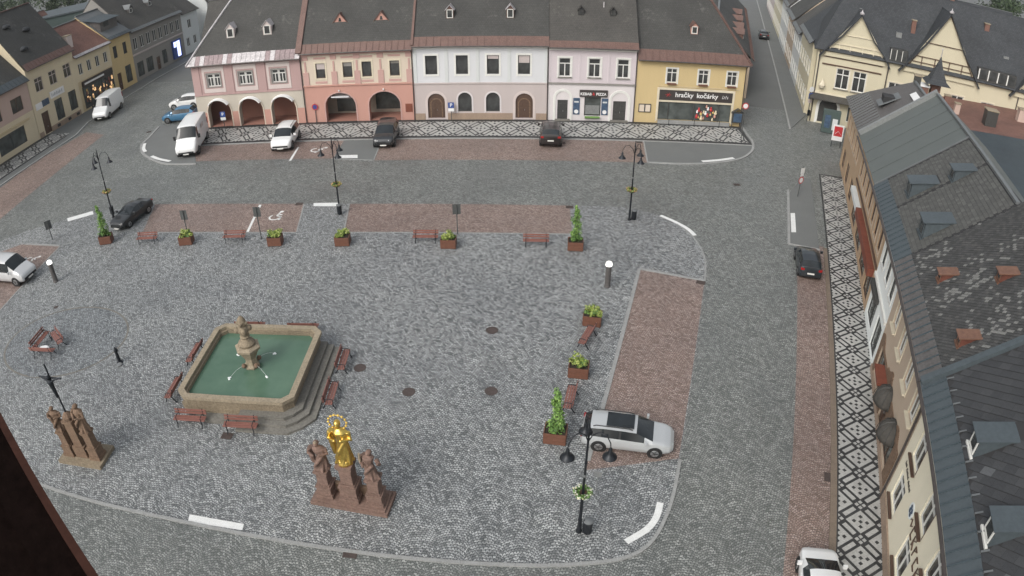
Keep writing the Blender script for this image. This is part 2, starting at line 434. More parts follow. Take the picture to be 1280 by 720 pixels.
CACHE = {}
def cached(key, fn):
    if key not in CACHE: CACHE[key] = fn()
    return CACHE[key]
def struct(name, mb, mat, **kw): return mb.build(name, mat, None, kind='structure', **kw)

# ================================================================== THE GROUND
def sheet(name, pts, z, mat, **kw):
    m = MB(); pts = [(p[0], p[1]) for p in pts]
    a = sum(pts[i][0] * pts[(i + 1) % len(pts)][1] - pts[(i + 1) % len(pts)][0] * pts[i][1] for i in range(len(pts)))
    if a < 0: pts = pts[::-1]
    m.add([(x, y, z) for x, y in pts], [tuple(range(len(pts)))])
    return m.build(name, mat, None, kind='structure', **kw)
def smooth_line(pts, n=6):
    pts = [Vector((p[0], p[1])) for p in pts]; out = []
    for i in range(len(pts) - 1):
        p0, p1, p2, p3 = pts[max(i - 1, 0)], pts[i], pts[i + 1], pts[min(i + 2, len(pts) - 1)]
        for k in range(n):
            t = k / n
            out.append(0.5 * ((2 * p1) + (p2 - p0) * t + (2 * p0 - 5 * p1 + 4 * p2 - p3) * t * t + (3 * p1 - p0 - 3 * p2 + p3) * t ** 3))
    return out + [pts[-1]]
def offset(line, d):
    line = [Vector((p[0], p[1])) for p in line]; o = []
    for i, p in enumerate(line):
        t = (line[min(i + 1, len(line) - 1)] - line[max(i - 1, 0)]).normalized(); o.append(p + Vector((-t.y, t.x)) * d)
    return o
def kerb(name, line, wd=0.22, z0=0.0, z1=0.1, mat='kerbstone'):
    """a run of kerbstones, each with its own slightly uneven top"""
    line = [Vector((p[0], p[1])) for p in line]
    a, c = offset(line, wd / 2), offset(line, -wd / 2); m = MB()
    for i in range(len(line) - 1):
        nseg = max(1, round((line[i + 1] - line[i]).length / 1.0))
        for k in range(nseg):
            t0, t1 = k / nseg, (k + 1) / nseg - 0.012 / max(0.05, (line[i + 1] - line[i]).length / nseg) / nseg
            dz = rnd.uniform(-0.006, 0.006)
            q = [a[i].lerp(a[i + 1], t0), a[i].lerp(a[i + 1], t1), c[i].lerp(c[i + 1], t1), c[i].lerp(c[i + 1], t0)]
            m.prism([(p.x, p.y) for p in q], z0, z1 + dz)
    return struct(name, m, mat)
def paint(name, pts, z=0.02):
    return sheet(name, pts, z, 'road_paint')
def band(line, d0, d1):
    a, c = offset(line, d0), offset(line, d1); return list(a) + list(c)[::-1]

sheet('ground', [(-1600, -400), (1600, -400), (1600, 1600), (-1600, 1600)], -0.02, 'asphalt_street')
sheet('road', [(-78, -20), (45, -20), (45, 92), (-78, 118)], 0.0, 'setts_road')
near_edge = smooth_line([(-60, 30), (-40, 25.2), (-26.7, 22.33), (-16.93, 21.13), (-7.88, 20.15), (-1.54, 19.67), (3.06, 19.59), (6.26, 20.24), (8.08, 22.73), (9.4, 26.46)])
far_corner = smooth_line([(15.27, 45.62), (16.18, 49.61), (15.83, 53.66), (13.84, 57.14), (10.5, 59.0)])
plaza_pts = list(near_edge) + list(far_corner) + [(5.5, 59.2), (-15.7, 59.9), (-20.4, 60.1), (-37.7, 61.2), (-43.5, 60.2), (-47.7, 58.5), (-52, 56.0), (-62, 47)]
sheet('plaza', plaza_pts, 0.004, 'setts_plaza')
kerb('kerb', near_edge, 0.19, 0.0, 0.09)
kerb('kerb', far_corner[:16], 0.14, 0.0, 0.03)
# red setts where cars stand
red = [[(-37.7, 61.2), (-20.4, 60.1), (-19.57, 54.1), (-36.0, 54.85)],
       [(-15.72, 59.88), (5.45, 59.2), (5.24, 53.45), (-15.0, 54.0)],
       [(10.23, 47.3), (15.2, 45.5), (9.35, 26.6), (4.0, 25.9)],
       [(-44.8, 52.3), (-50.5, 53.0), (-58, 47), (-44.3, 36.0)]]
for r in red: sheet('parking_bay', r, 0.008, 'setts_red')
kerb('kerb', [(4.2, 26.6), (10.23, 47.46)], 0.26, 0.0, 0.06)
kerb('kerb', [(10.23, 47.46), (15.27, 45.62)], 0.26, 0.0, 0.06)
kerb('kerb', [(-44.8, 52.4), (-49.8, 53.0)], 0.26, 0.0, 0.09)
kerb('kerb', [(-43.5, 53.3), (-44.75, 52.4), (-44.3, 37.5)], 0.16, 0.0, 0.03)
kerb('kerb', [(-36.2, 54.72), (-19.5, 54.0)], 0.14, 0.0, 0.02)
kerb('kerb', [(-15.1, 53.9), (5.3, 53.4)], 0.14, 0.0, 0.02)
kerb('kerb', [(-20.4, 60.1), (-19.5, 54.1)], 0.14, 0.0, 0.02)
kerb('kerb', [(-15.75, 59.9), (-15.0, 53.9)], 0.14, 0.0, 0.05)
# far side: parking in front of the arcade row
FA = R(-1.25)
def FP(x, y=0.0, z=0.0):                          # far row: x along the facades, y behind them
    return Vector((-42.75 + x * math.cos(FA) - y * math.sin(FA), 85.75 + x * math.sin(FA) + y * math.cos(FA), z))
sheet('parking_bay', [FP(0.5, -7.05), FP(22.6, -6.95), FP(22.8, -13.1), FP(2.0, -12.4)], 0.008, 'setts_red')
sheet('parking_bay', [FP(27.3, -6.95), FP(58.6, -7.0), FP(58.0, -14.0), FP(27.6, -13.9)], 0.008, 'setts_red')
sheet('pavement_patch', [FP(22.6, -6.95), FP(27.3, -6.95), FP(27.6, -13.9), FP(22.8, -13.1)], 0.03, 'asphalt')
kerb('kerb', [FP(22.6, -13.2), FP(27.7, -13.9), FP(27.3, -7.0)], 0.16, 0.0, 0.05)
right_isle = smooth_line([FP(58.0, -14.0), FP(63.0, -14.0), FP(68.3, -12.4), FP(71.2, -9.6), FP(72.6, -6.0), FP(72.9, -1.0), FP(73.6, 6), FP(79, 23)])
sheet('pavement_patch', list(right_isle[:-12]) + [FP(72.5, -6.4), FP(58.6, -7.0)], 0.05, 'asphalt')
kerb('kerb', [FP(58.6, -7.0), FP(58.0, -14.0)], 0.16, 0.0, 0.06)
kerb('kerb', right_isle, 0.3, 0.0, 0.11)
left_isle = smooth_line([(-50.6, 88.0), (-49.9, 83.5), (-49.37, 80.1), (-46.9, 76.4), (-43.1, 73.4), (-40.6, 72.5), (-37.5, 72.2)])
sheet('pavement_patch', list(left_isle) + [FP(2.2, -7.0), FP(0, -7), FP(-0.5, 3)], 0.05, 'asphalt')
kerb('kerb', left_isle, 0.35, 0.0, 0.11)
# right side: strip of red setts, asphalt stub, brown kerb
TV = Vector((0.3497, 0.9369)); NV = Vector((0.9369, -0.3497)); A0 = Vector((20.677, 22.865))
def RP(u, s, z=0.0):                              # right row: u along the facades away from the tower, s into the houses
    p = A0 + TV * u + NV * s; return Vector((p.x, p.y, z))
sheet('parking_bay', [RP(-30, -5.25), RP(30.0, -5.55), RP(29.5, -2.95), RP(-30, -2.95)], 0.008, 'setts_red')
sheet('pavement_patch', [G(984, 245), G(986, 305), G(1024, 312), G(1013, 225), G(1003, 222)], 0.05, 'asphalt')
kerb('kerb', [G(985, 238), G(986, 305), G(1025, 313)], 0.26, 0.0, 0.1)
kerb('kerb', [RP(-30, -2.86), RP(29.2, -2.86)], 0.42, 0.0, 0.09, 'kerb_brown')
# left side
LA = R(85.7)
def LP(x, y=0.0, z=0.0):                          # left row: x along the facades away from the tower
    c, s = math.cos(LA), math.sin(LA); return Vector((-73.0 + x * c - y * s, 78.0 + x * s + y * c, z))
sheet('parking_bay', [(-66.0, 60), (-66.2, 77), (-64.0, 88.6), (-59.4, 86.5), (-59.0, 76), (-58.6, 59)], 0.008, 'setts_red')
sheet('pavement', [LP(-30, -7.0), LP(10, -7.0), LP(16.0, -5.0), LP(40, -3.6), LP(110, -3.2), LP(110, 0.5), LP(-30, 0.5)], 0.06, 'asphalt')
kerb('kerb', [LP(-30, -7.0), LP(10, -7.0), LP(16.0, -5.0), LP(40, -3.6), LP(110, -3.2)], 0.3, 0.0, 0.12)

# mosaic pavements: dark setts with pale motifs, each motif its own piece
def clip(poly, W0, W1):
    for sgn, lim in ((1, W0), (-1, -W1)):
        out = []
        for i, p in enumerate(poly):
            q = poly[(i + 1) % len(poly)]; a, c = p[1] * sgn - lim, q[1] * sgn - lim
            if a >= 0: out.append(p)
            if a * c < 0: t = a / (a - c); out.append((p[0] + (q[0] - p[0]) * t, p[1] + (q[1] - p[1]) * t))
        poly = out
        if len(poly) < 3: return []
    return poly
def mosaic(base, frame, x0, x1, W0, W1, pa, pl, z, phase=0.0, wh=.33, bl=.24):
    n0, n1 = int(math.floor(x0 / pa)) - 1, int(math.ceil(x1 / pa)) + 1
    for i2 in range(2 * n0, 2 * n1 + 1):
        for j2 in range(-3, 6):
            if (i2 + j2) % 2: continue
            ca, cl = i2 / 2, j2 / 2 + phase
            m = MB()
            def piece(dp0, dp1, dm0, dm1, dz=0.0):
                pts = [(dp0, dm0), (dp1, dm0), (dp1, dm1), (dp0, dm1)]
                pts = [((ca + (p + q) / 2) * pa, (cl + (p - q) / 2) * pl) for p, q in pts]
                pts = [(min(max(p[0], x0), x1), p[1]) for p in pts]
                pts = clip(pts, W0, W1)
                if len(pts) < 3: return
                ar = sum(pts[k][0] * pts[(k + 1) % len(pts)][1] - pts[(k + 1) % len(pts)][0] * pts[k][1] for k in range(len(pts)))
                if abs(ar) < 0.002: return
                if ar < 0: pts = pts[::-1]
                m.add([frame(p[0], p[1], z + dz) for p in pts], [tuple(range(len(pts)))])
            piece(-wh, wh, -wh, wh)
            piece(-bl, bl, .425, .575); piece(.425, .575, -bl, bl)
            for ox, oy in ((0.08, 0), (-0.08, 0), (0, 0.08), (0, -0.08)):
                piece(.5 + ox + oy - .055, .5 + ox + oy + .055, .5 + ox - oy - .055, .5 + ox - oy + .055)
            if not m.f: continue
            m.cur = 1
            for ox, oy in ((0, 0), (0.145, 0), (-0.145, 0), (0, 0.145), (0, -0.145)):
                piece(ox + oy - .055, ox + oy + .055, ox - oy - .055, ox - oy + .055, 0.003)
            me = m.mesh('mosaic_motif', ['mosaic_white', 'mosaic_dark'])
            child('mosaic_motif', me, base)
def slab_struct(name, pts, z0, z1, mat):
    m = MB(); m.prism([(p[0], p[1]) for p in pts], z0, z1); return struct(name, m, mat)
pv = slab_struct('pavement', [RP(-30, -2.64), RP(48.0, -2.75), RP(48.4, 0.3), RP(-30, 0.3)], -0.01, 0.10, 'mosaic_dark')
mosaic(pv, lambda x, y, z: RP(x, y, z), -28.0, 47.8, -2.6, 0.0, 2.5, 2.62, 0.104, -0.5)
pv = slab_struct('pavement', [FP(0, -7.0), FP(72.3, -7.0), FP(72.6, 0.4), FP(0, 0.4)], -0.01, 0.10, 'mosaic_dark')
mosaic(pv, lambda x, y, z: FP(x, y, z), 0.3, 72.0, -6.3, -0.85, 3.25, 5.4, 0.104, -0.66, .355, .26)
kerb('kerb', [FP(0, -7.08), FP(72.5, -7.08)], 0.22, 0.0, 0.115)
pv = slab_struct('pavement', [LP(-30, -5.2), LP(10, -5.2), LP(11, -3.2), LP(11.4, 0.2), LP(-30, 0.2)], 0.0, 0.10, 'mosaic_dark')
mosaic(pv, lambda x, y, z: LP(x, y, z), -16.0, 11.2, -4.9, -0.9, 3.2, 4.0, 0.104, -0.725)
# painted marks
paint('road_marking', [G(85, 277), G(117, 268), G(116, 264), G(84, 273)])
paint('road_marking', [G(392, 258), G(423, 258), G(423, 253.5), G(392, 254)])
paint('road_marking', [G(422, 198), G(447, 198), G(447, 194), G(422, 194.5)], 0.05)
paint('road_marking', [G(235, 652), G(303, 663), G(305, 655), G(237, 643)], 0.012)
arc = smooth_line([(5.75, 20.75), (6.9, 21.5), (7.55, 22.3), (7.95, 23.35)]); paint('road_marking', band(arc, 0.0, 0.36), 0.014)
arc = smooth_line([(13.75, 57.2), (14.9, 55.9), (15.75, 54.6), (16.15, 53.3)]); paint('road_marking', band(arc, -0.1, 0.3), 0.012)
paint('road_marking', [G(988, 267), G(993.5, 267), G(995, 291), G(989, 291)], 0.062)
arc = smooth_line([FP(64.4, -13.4), FP(66.5, -12.8), FP(68.6, -11.9)]); paint('road_marking', band(arc, -0.1, 0.4), 0.12)
arc = smooth_line([(-49.5, 80.7), (-48.6, 78.6), (-47.6, 77.3)]); paint('road_marking', band(arc, 0.1, 0.55), 0.12)
arc = smooth_line([(-45.7, 75.4), (-44.0, 74.2), (-41.8, 73.1)]); paint('road_marking', band(arc, 0.1, 0.6), 0.12)
paint('road_marking', [G(308, 290), G(311, 290), G(327, 256), G(324, 256)], 0.014)
paint('road_marking', [G(361, 201), G(364, 201), G(374, 184), G(372, 184)], 0.014)
def wheelchair(c, ang, s=1.0, z=0.014):
    m = MB()
    def P(x, y): return (c.x + (x * math.cos(ang) - y * math.sin(ang)) * s, c.y + (x * math.sin(ang) + y * math.cos(ang)) * s, z)
    def ring(cx, cy, r0, r1, a0, a1, n=14):
        for k in range(n):
            p, q = a0 + (a1 - a0) * k / n, a0 + (a1 - a0) * (k + 1) / n
            m.quad(P(cx + r0 * math.cos(p), cy + r0 * math.sin(p)), P(cx + r1 * math.cos(p), cy + r1 * math.sin(p)), P(cx + r1 * math.cos(q), cy + r1 * math.sin(q)), P(cx + r0 * math.cos(q), cy + r0 * math.sin(q)))
    ring(0, -0.25, 0.36, 0.50, R(150), R(400)); ring(-0.05, 0.75, 0.0, 0.16, 0, 2 * PI)
    for a, d in (((-0.08, 0.6), (0.0, 0.0)), ((0.0, 0.02), (0.4, 0.02)), ((0.4, 0.02), (0.58, -0.55)), ((-0.05, 0.3), (0.32, 0.3))):
        ax, ay = a; bx, by = d; L = math.hypot(bx - ax, by - ay); nx, ny = -(by - ay) / L * 0.07, (bx - ax) / L * 0.07
        m.quad(P(ax - nx, ay - ny), P(bx - nx, by - ny), P(bx + nx, by + ny), P(ax + nx, ay + ny))
    m.build('road_marking', 'road_paint', None, kind='structure')
wheelchair(G(346, 270), R(-20), 1.25); wheelchair(G(398, 187), R(-60), 1.3); wheelchair(G(40, 324), R(-60), 1.1)
# round and square iron covers
for p, r, lb in (((615, 413), .44, 'in the open middle of the square'), ((511, 490), .42, 'between the gilded statue and the open square'), ((614, 489), .42, 'between the fountain and the tall bushy planter'), ((450, 460), .42, 'beside the bench on the fountain steps'), ((70, 384), .22, 'beside the grey bollard lamp near the minivan')):
    c = G(*p); m = MB(); m.lathe([(r, 0), (r, 0.012), (r * 0.86, 0.016), (r * 0.84, 0.009), (0.01, 0.010)], 20)
    o = m.build('manhole_cover', 'cast_iron', None, (c.x, c.y, 0.006), label='round rusty iron cover ' + lb, category='manhole cover', group='round iron covers on the square')
for p, rz, lb in (((876, 353), -20, 'at the corner of the near red bay kerb'), ((438, 692), -4, 'outside the long curved kerb'), ((1036, 597), 70, 'against the brown kerb of the mosaic pavement'), ((712, 259), 0, 'at the end of the long red bay'), ((374, 255), 0, 'at the corner of the wheelchair bay'), ((284, 545), -5, 'in front of the fountain benches'), ((703, 179), 0, 'beside the dark maroon car'), ((588, 171), 0, 'at the kerb before the white house'), ((799, 178), 0, 'at the kerb before the yellow shop'), ((921, 231), 0, 'in the open roadway before the side street'), ((933, 185), -30, 'outside the curved kerb at the yellow corner'), ((186, 165), 30, 'outside the curved kerb by the blue car')):
    c = G(*p); m = MB()
    for k in range(5): m.box(-0.32, -0.25 + k * 0.11, 0, 0.32, -0.19 + k * 0.11, 0.02)
    m.box(-0.36, -0.3, 0, -0.32, 0.3, 0.022); m.box(0.32, -0.3, 0, 0.36, 0.3, 0.022); m.box(-0.34, -0.28, -0.004, 0.34, 0.28, 0.004)
    m.build('drain_grate', 'cast_iron', None, (c.x, c.y, 0.012), R(rz), label='small iron drain grate ' + lb, category='drain', group='drain grates in the paving')
# darker ring of setts round the three benches
c = Vector((-34.5, 37.0, 0)); ring = [(c.x + 5.6 * math.cos(2 * PI * k / 40), c.y + 4.6 * math.sin(2 * PI * k / 40)) for k in range(41)]
sheet('paving_patch', ring[:-1], 0.007, 'setts_plaza_blue')
kerb('paving_ring', ring, 0.16, 0.0, 0.012, 'stone_grey')
# ================================================================== HOUSES
def rect(x, z, wd, h): return [(x - wd / 2, z), (x + wd / 2, z), (x + wd / 2, z + h), (x - wd / 2, z + h)]
def arch(x, z, wd, h, n=10, rise=None):
    rise = rise or wd / 2; zs = z + h - rise
    return [(x - wd / 2, z), (x + wd / 2, z)] + [(x + wd / 2 * math.cos(PI * k / n), zs + rise * math.sin(PI * k / n)) for k in range(n + 1)]
def ringmesh(inner, wd, y0, y1, mat, closed=True, name='surround'):
    """a moulded band of width wd round an outline in the wall plane (the sill side left open unless closed)"""
    n = len(inner); cx = sum(p[0] for p in inner) / n; pts = [Vector(p) for p in inner]; outer = []
    for i in range(n):
        a, p, c = pts[i - 1], pts[i], pts[(i + 1) % n]
        d1, d2 = (p - a), (c - p)
        d1 = d1.normalized() if d1.length > 1e-6 else d2.normalized(); d2 = d2.normalized() if d2.length > 1e-6 else d1
        n1, n2 = Vector((d1.y, -d1.x)), Vector((d2.y, -d2.x)); nn = (n1 + n2)
        nn = nn.normalized() if nn.length > 1e-6 else n1
        outer.append(p + nn * (wd / max(0.5, nn.dot(n1))))
    m = MB()
    for i in range(n):
        if not closed and i == 0: continue
        j = (i + 1) % n; a, c, d, e = pts[i], pts[j], outer[j], outer[i]
        if (a - c).length < 1e-6: continue
        m.add([(a.x, y0, a.y), (c.x, y0, c.y), (d.x, y0, d.y), (e.x, y0, e.y), (a.x, y1, a.y), (c.x, y1, c.y), (d.x, y1, d.y), (e.x, y1, e.y)],
              [(0, 1, 2, 3), (7, 6, 5, 4), (0, 4, 5, 1), (1, 5, 6, 2), (2, 6, 7, 3), (3, 7, 4, 0)])
    return m.mesh(name, mat)
def window_meshes(wd, h, style, arched, fmat, pmat, barw=0.07):
    def mk():
        out = arch(0, 0, wd, h) if arched else rect(0, 0, wd, h)
        fr = MB(); y0, y1 = 0.10, 0.17
        ins = arch(0, barw, wd - 2 * barw, h - 2 * barw) if arched else rect(0, barw, wd - 2 * barw, h - 2 * barw)
        n = len(out)
        for i in range(n):
            j = (i + 1) % n; a, c, d, e = out[i], out[j], ins[j], ins[i]
            if abs(a[0] - c[0]) + abs(a[1] - c[1]) < 1e-6: continue
            fr.add([(a[0], y0, a[1]), (c[0], y0, c[1]), (d[0], y0, d[1]), (e[0], y0, e[1]), (a[0], y1, a[1]), (c[0], y1, c[1]), (d[0], y1, d[1]), (e[0], y1, e[1])],
                   [(3, 2, 1, 0), (4, 5, 6, 7), (3, 7, 6, 2), (0, 1, 5, 4)])
        panes = []
        zt = h * 0.70
        x0, x1, z0, z1 = -wd / 2 + barw, wd / 2 - barw, barw, h - barw
        if arched or style == 'one':
            panes = [None]
        elif style == 'two':
            fr.box(-barw / 2, y0 - .01, z0, barw / 2, y1, z1); panes = [(x0, -barw / 2, z0, z1), (barw / 2, x1, z0, z1)]
        elif style == 'tee':
            fr.box(x0, y0 - .01, zt - barw / 2, x1, y1, zt + barw / 2); fr.box(-barw / 2, y0 - .012, z0, barw / 2, y1, zt - barw / 2)
            panes = [(x0, -barw / 2, z0, zt - barw / 2), (barw / 2, x1, z0, zt - barw / 2), (x0, x1, zt + barw / 2, z1)]
        elif style == 'four':
            fr.box(x0, y0 - .01, zt - barw / 2, x1, y1, zt + barw / 2); fr.box(-barw / 2, y0 - .012, z0, barw / 2, y1, z1)
            panes = [(x0, -barw / 2, z0, zt - barw / 2), (barw / 2, x1, z0, zt - barw / 2), (x0, -barw / 2, zt + barw / 2, z1), (barw / 2, x1, zt + barw / 2, z1)]
        pm = []
        for p in panes:
            m = MB()
            if p is None:
                pts = ins
                m.add([(q[0], 0.145, q[1]) for q in pts], [tuple(range(len(pts)))])
            else:
                m.quad((p[0], .145, p[2]), (p[1], .145, p[2]), (p[1], .145, p[3]), (p[0], .145, p[3]))
            pm.append(m.mesh('pane', pmat))
        return fr.mesh('window', fmat), pm
    return cached(('win', wd, h, style, arched, fmat, pmat, barw), mk)
def window(root, x, z, wd, h, style='tee', arched=False, fmat='frame_white', pmat='pane', sur=None, sw=0.16, sill=None, y=0.0, name='window', barw=0.07):
    fm, pm = window_meshes(wd, h, style, arched, fmat, pmat, barw)
    o = child(name, fm, root, (x, y, z))
    for p in pm: child('pane', p, o)
    if sur:
        child('surround', cached(('sur', wd, h, arched, sur, sw), lambda: ringmesh(arch(0, 0, wd, h) if arched else rect(0, 0, wd, h), sw, -0.05, 0.0, sur, not arched)), o)
    if style == 'one' and not arched and rnd.random() < .55:
        hb_ = rnd.uniform(.18, .42); MB().box(-wd / 2 + .09, .135, h * (1 - hb_), wd / 2 - .09, .143, h - .08).build('blind', rnd.choice(['w_greypink', 'w_grey', 'stone_grey']), o)
    if sill:
        child('sill', cached(('sill', wd, sill), lambda: MB().box(-wd / 2 - 0.12, -0.22, -0.09, wd / 2 + 0.12, -0.052, 0.0).mesh('sill', sill)), o)
    return o
def door(root, x, z, wd, h, mat='frame_dark', arched=False, sur=None, sw=0.2, y=0.0, panels=2):
    def mk():
        m = MB(); out = arch(0, 0, wd, h) if arched else rect(0, 0, wd, h)
        m.add([(p[0], 0.13, p[1]) for p in out], [tuple(range(len(out)))])
        for k in (-1, 1):
            for j in range(panels):
                a = h * (0.08 + j * 0.40); m.box(k * wd * 0.25 - wd * 0.18, 0.09, a, k * wd * 0.25 + wd * 0.18, 0.128, a + h * 0.32)
        return m.mesh('door', mat)
    o = child('door', cached(('door', wd, h, mat, arched, panels), mk), root, (x, y, z))
    child('handle', cached('dh', lambda: MB().box(0.05, 0.02, 1.0, 0.09, 0.09, 1.2).mesh('handle', 'alloy')), o)
    if sur: child('surround', cached(('dsur', wd, h, arched, sur, sw), lambda: ringmesh(arch(0, 0, wd, h) if arched else rect(0, 0, wd, h), sw, -0.05, 0.0, sur, False)), o)
    return o
def text(parent, body, loc, size, mat, rx=PI / 2, rz=0.0, bold=0.0, name='lettering', align='CENTER', sx=1.0):
    c = bpy.data.curves.new(name, 'FONT'); c.body = body; c.size = size; c.extrude = 0.012; c.align_x = align; c.align_y = 'CENTER'; c.offset = bold
    c.materials.append(MATS[mat]); o = bpy.data.objects.new(name, c); o.location = loc; o.rotation_euler = (rx, 0, rz); o.scale = (sx, 1, 1)
    me = bpy.data.meshes.new_from_object(o); me.name = name; bpy.data.objects.remove(o)
    r = child(name, me, parent, loc); r.rotation_euler = (rx, 0, rz); r.scale = (sx, 1, 1)
    return r
def body(root, W, D, He, mat, x0=0.0, name='wall', gable=None):
    m = MB()
    m.quad((x0, 0, 0), (x0, 0, He), (x0, D, He), (x0, D, 0)); m.quad((W, 0, 0), (W, D, 0), (W, D, He), (W, 0, He)); m.quad((x0, D, 0), (x0, D, He), (W, D, He), (W, D, 0))
    if gable:
        for x in (x0 + 0.001, W - 0.001): m.add([(x, 0, He), (x, D, He), (x, gable[0], gable[1])], [(0, 1, 2)])
    return m.build(name, mat, root)
def front(root, x0, x1, z0, z1, mat, holes=(), name='wall', y=0.0, depth=0.25):
    return MB().wall(x0, x1, z0, z1, holes, y, depth).build(name, mat, root)
def roof(root, x0, x1, D, He, rise, mat, hl=0.0, hr=0.0, ov=0.55, eave=None, ew=1.3, ridge='metal_grey', ribs=0.9, eave_in=0.0):
    yr = D / 2; k = rise / (yr + ov); zr = He + rise
    A_, B_, C_, D_ = (x0, -ov, He), (x1, -ov, He), (x1 - hr, yr, zr), (x0 + hl, yr, zr)
    E_, F_ = (x1, D + ov, He), (x0, D + ov, He)
    m = MB(); m.slab([A_, B_, C_, D_], 0.14); m.slab([E_, F_, D_, C_], 0.14)
    if hl: m.slab([F_, A_, D_], 0.14)
    if hr: m.slab([B_, E_, C_], 0.14)
    rf = m.build('roof', mat, root, uv=True)
    m = MB(); m.beam((x0 + hl, yr, zr + 0.05), (x1 - hr, yr, zr + 0.05), 0.34, 0.16)
    if hl: m.beam((x0, -ov, He + 0.05), (x0 + hl, yr, zr + 0.05), 0.34, 0.16)
    if hr: m.beam((x1, -ov, He + 0.05), (x1 - hr, yr, zr + 0.05), 0.34, 0.16)
    m.build('ridge_cap', ridge, rf)
    if eave:
        m = MB(); t = ew / math.hypot(yr + ov, rise); l2 = hl * t; r2 = hr * t
        y1, z1 = -ov + (yr + ov) * t, He + rise * t
        m.slab([(x0 - .02, -ov - .06, He + 0.045 - 0.06 * k), (x1 + .02, -ov - .06, He + 0.045 - 0.06 * k), (x1 - r2, y1, z1 + 0.045), (x0 + l2, y1, z1 + 0.045)], 0.04)
        for i in range(1, int((x1 - x0) / ribs)):
            xx = x0 + i * ribs
            if xx < x0 + l2 + .1 or xx > x1 - r2 - .1: continue
            m.beam((xx, -ov - .05, He + 0.06), (xx, y1, z1 + 0.06), 0.05, 0.06)
        m.build('eave_strip', eave, rf)
    m = MB(); m.tube([(x0, -ov - 0.1, He - 0.08), (x1, -ov - 0.1, He - 0.08)], 0.09, 6); m.build('gutter', 'gutter', rf)
    return rf, k
def dormer(rf, x, y, He, k, ov, wd=1.1, h=1.2, wall='white_trim', rmat='metal_grey', kind='gable', pmat='pane', trim='white_trim'):
    """an upright dormer on a slope that rises with k per metre; y is how far in its front stands"""
    zb = He + (y + ov) * k - 0.05; dep = (h + 0.15) / k
    m = MB()
    if kind == 'tri':
        hh = h; dp = hh / k
        m.add([(x - wd / 2, y, zb), (x + wd / 2, y, zb), (x, y, zb + hh)], [(0, 1, 2)])
        o = m.build('dormer', wall, rf)
        m = MB(); m.slab([(x - wd * .62, y - .12, zb - .1), (x, y - .12, zb + hh + .08), (x, y + dp + .1, zb + hh + .08)], 0.07); m.slab([(x + wd * .62, y - .12, zb - .1), (x, y + dp + .1, zb + hh + .08), (x, y - .12, zb + hh + .08)], 0.07)
        m.build('dormer_roof', rmat, o)
        MB().quad((x - wd * .12, y - .02, zb + .1), (x + wd * .12, y - .02, zb + .1), (x + wd * .06, y - .02, zb + hh * .5), (x - wd * .06, y - .02, zb + hh * .5)).build('pane', pmat, o)
        return o
    x0, x1 = x - wd / 2, x + wd / 2
    if kind == 'gable':
        gp = wd * 0.55
        m.add([(x0, y, zb), (x1, y, zb), (x1, y, zb + h), (x, y, zb + h + gp), (x0, y, zb + h)], [(0, 1, 2, 3, 4)])
        m.add([(x0, y, zb), (x0, y, zb + h), (x0, y + h / k, zb + h)], [(0, 1, 2)]); m.add([(x1, y, zb), (x1, y + h / k, zb + h), (x1, y, zb + h)], [(0, 1, 2)])
        o = m.build('dormer', wall, rf)
        m = MB(); d2 = (h + gp) / k
        m.slab([(x0 - .14, y - .15, zb + h - .12), (x, y - .15, zb + h + gp + .06), (x, y + d2, zb + h + gp + .06), (x0 - .14, y + h / k, zb + h - .1)], 0.06)
        m.slab([(x1 + .14, y - .15, zb + h - .12), (x1 + .14, y + h / k, zb + h - .1), (x, y + d2, zb + h + gp + .06), (x, y - .15, zb + h + gp + .06)], 0.06)
        m.build('dormer_roof', rmat, o)
    else:                                                        # shed: a lean-to roof, flatter than the slope
        k2 = k * 0.25; d2 = h / (k - k2)
        m.add([(x0, y, zb), (x1, y, zb), (x1, y, zb + h), (x0, y, zb + h)], [(0, 1, 2, 3)])
        m.add([(x0, y, zb), (x0, y, zb + h), (x0, y + d2, zb + h + d2 * k2)], [(0, 1, 2)]); m.add([(x1, y, zb), (x1, y + d2, zb + h + d2 * k2), (x1, y, zb + h)], [(0, 1, 2)])
        o = m.build('dormer', wall, rf)
        m = MB(); m.slab([(x0 - .12, y - .22, zb + h + .03 - .22 * k2), (x1 + .12, y - .22, zb + h + .03 - .22 * k2), (x1 + .12, y + d2 + .1, zb + h + .05 + d2 * k2), (x0 - .12, y + d2 + .1, zb + h + .05 + d2 * k2)], 0.06)
        m.build('dormer_roof', rmat, o)
        MB().box(x0 - .06, y - .12, zb - .02, x1 + .06, y - .004, zb + .08).build('sill', trim, o)
    ww = wd * 0.62
    child('surround', ringmesh(rect(x, zb + .22, ww, h - .34), 0.09, y - 0.05, y - 0.004, trim), o)
    MB().quad((x - ww / 2, y - .03, zb + .22), (x + ww / 2, y - .03, zb + .22), (x + ww / 2, y - .03, zb + h - .12), (x - ww / 2, y - .03, zb + h - .12)).build('pane', pmat, o)
    return o
def chimney(parent, x, y, z0, z1, wd=0.7, mat='brick_red'):
    m = MB(); m.box(x - wd / 2, y - wd / 2, z0, x + wd / 2, y + wd / 2, z1 - .12); o = m.build('chimney', mat, parent)
    MB().box(x - wd / 2 - .08, y - wd / 2 - .08, z1 - .118, x + wd / 2 + .08, y + wd / 2 + .08, z1).build('chimney_cap', 'sandstone_pale', o)
    return o
def downpipe(root, x, He, y=-0.12, mat='gutter'):
    MB().tube([(x, -0.5, He - 0.15), (x, y, He - 0.55), (x, y, 0.1)], 0.07, 6).build('downpipe', mat, root)
def strip(root, x0, x1, z0, z1, mat, pr=0.06, name='moulding', y=0.0):
    return MB().box(x0, y - pr, z0, x1, y - 0.001, z1).build(name, mat, root)

# ---------------- far row, west to east ----------------
def far_house(name, label, x0): return empty(name, FP(x0), FA, label, 'house')
ovF = 0.6
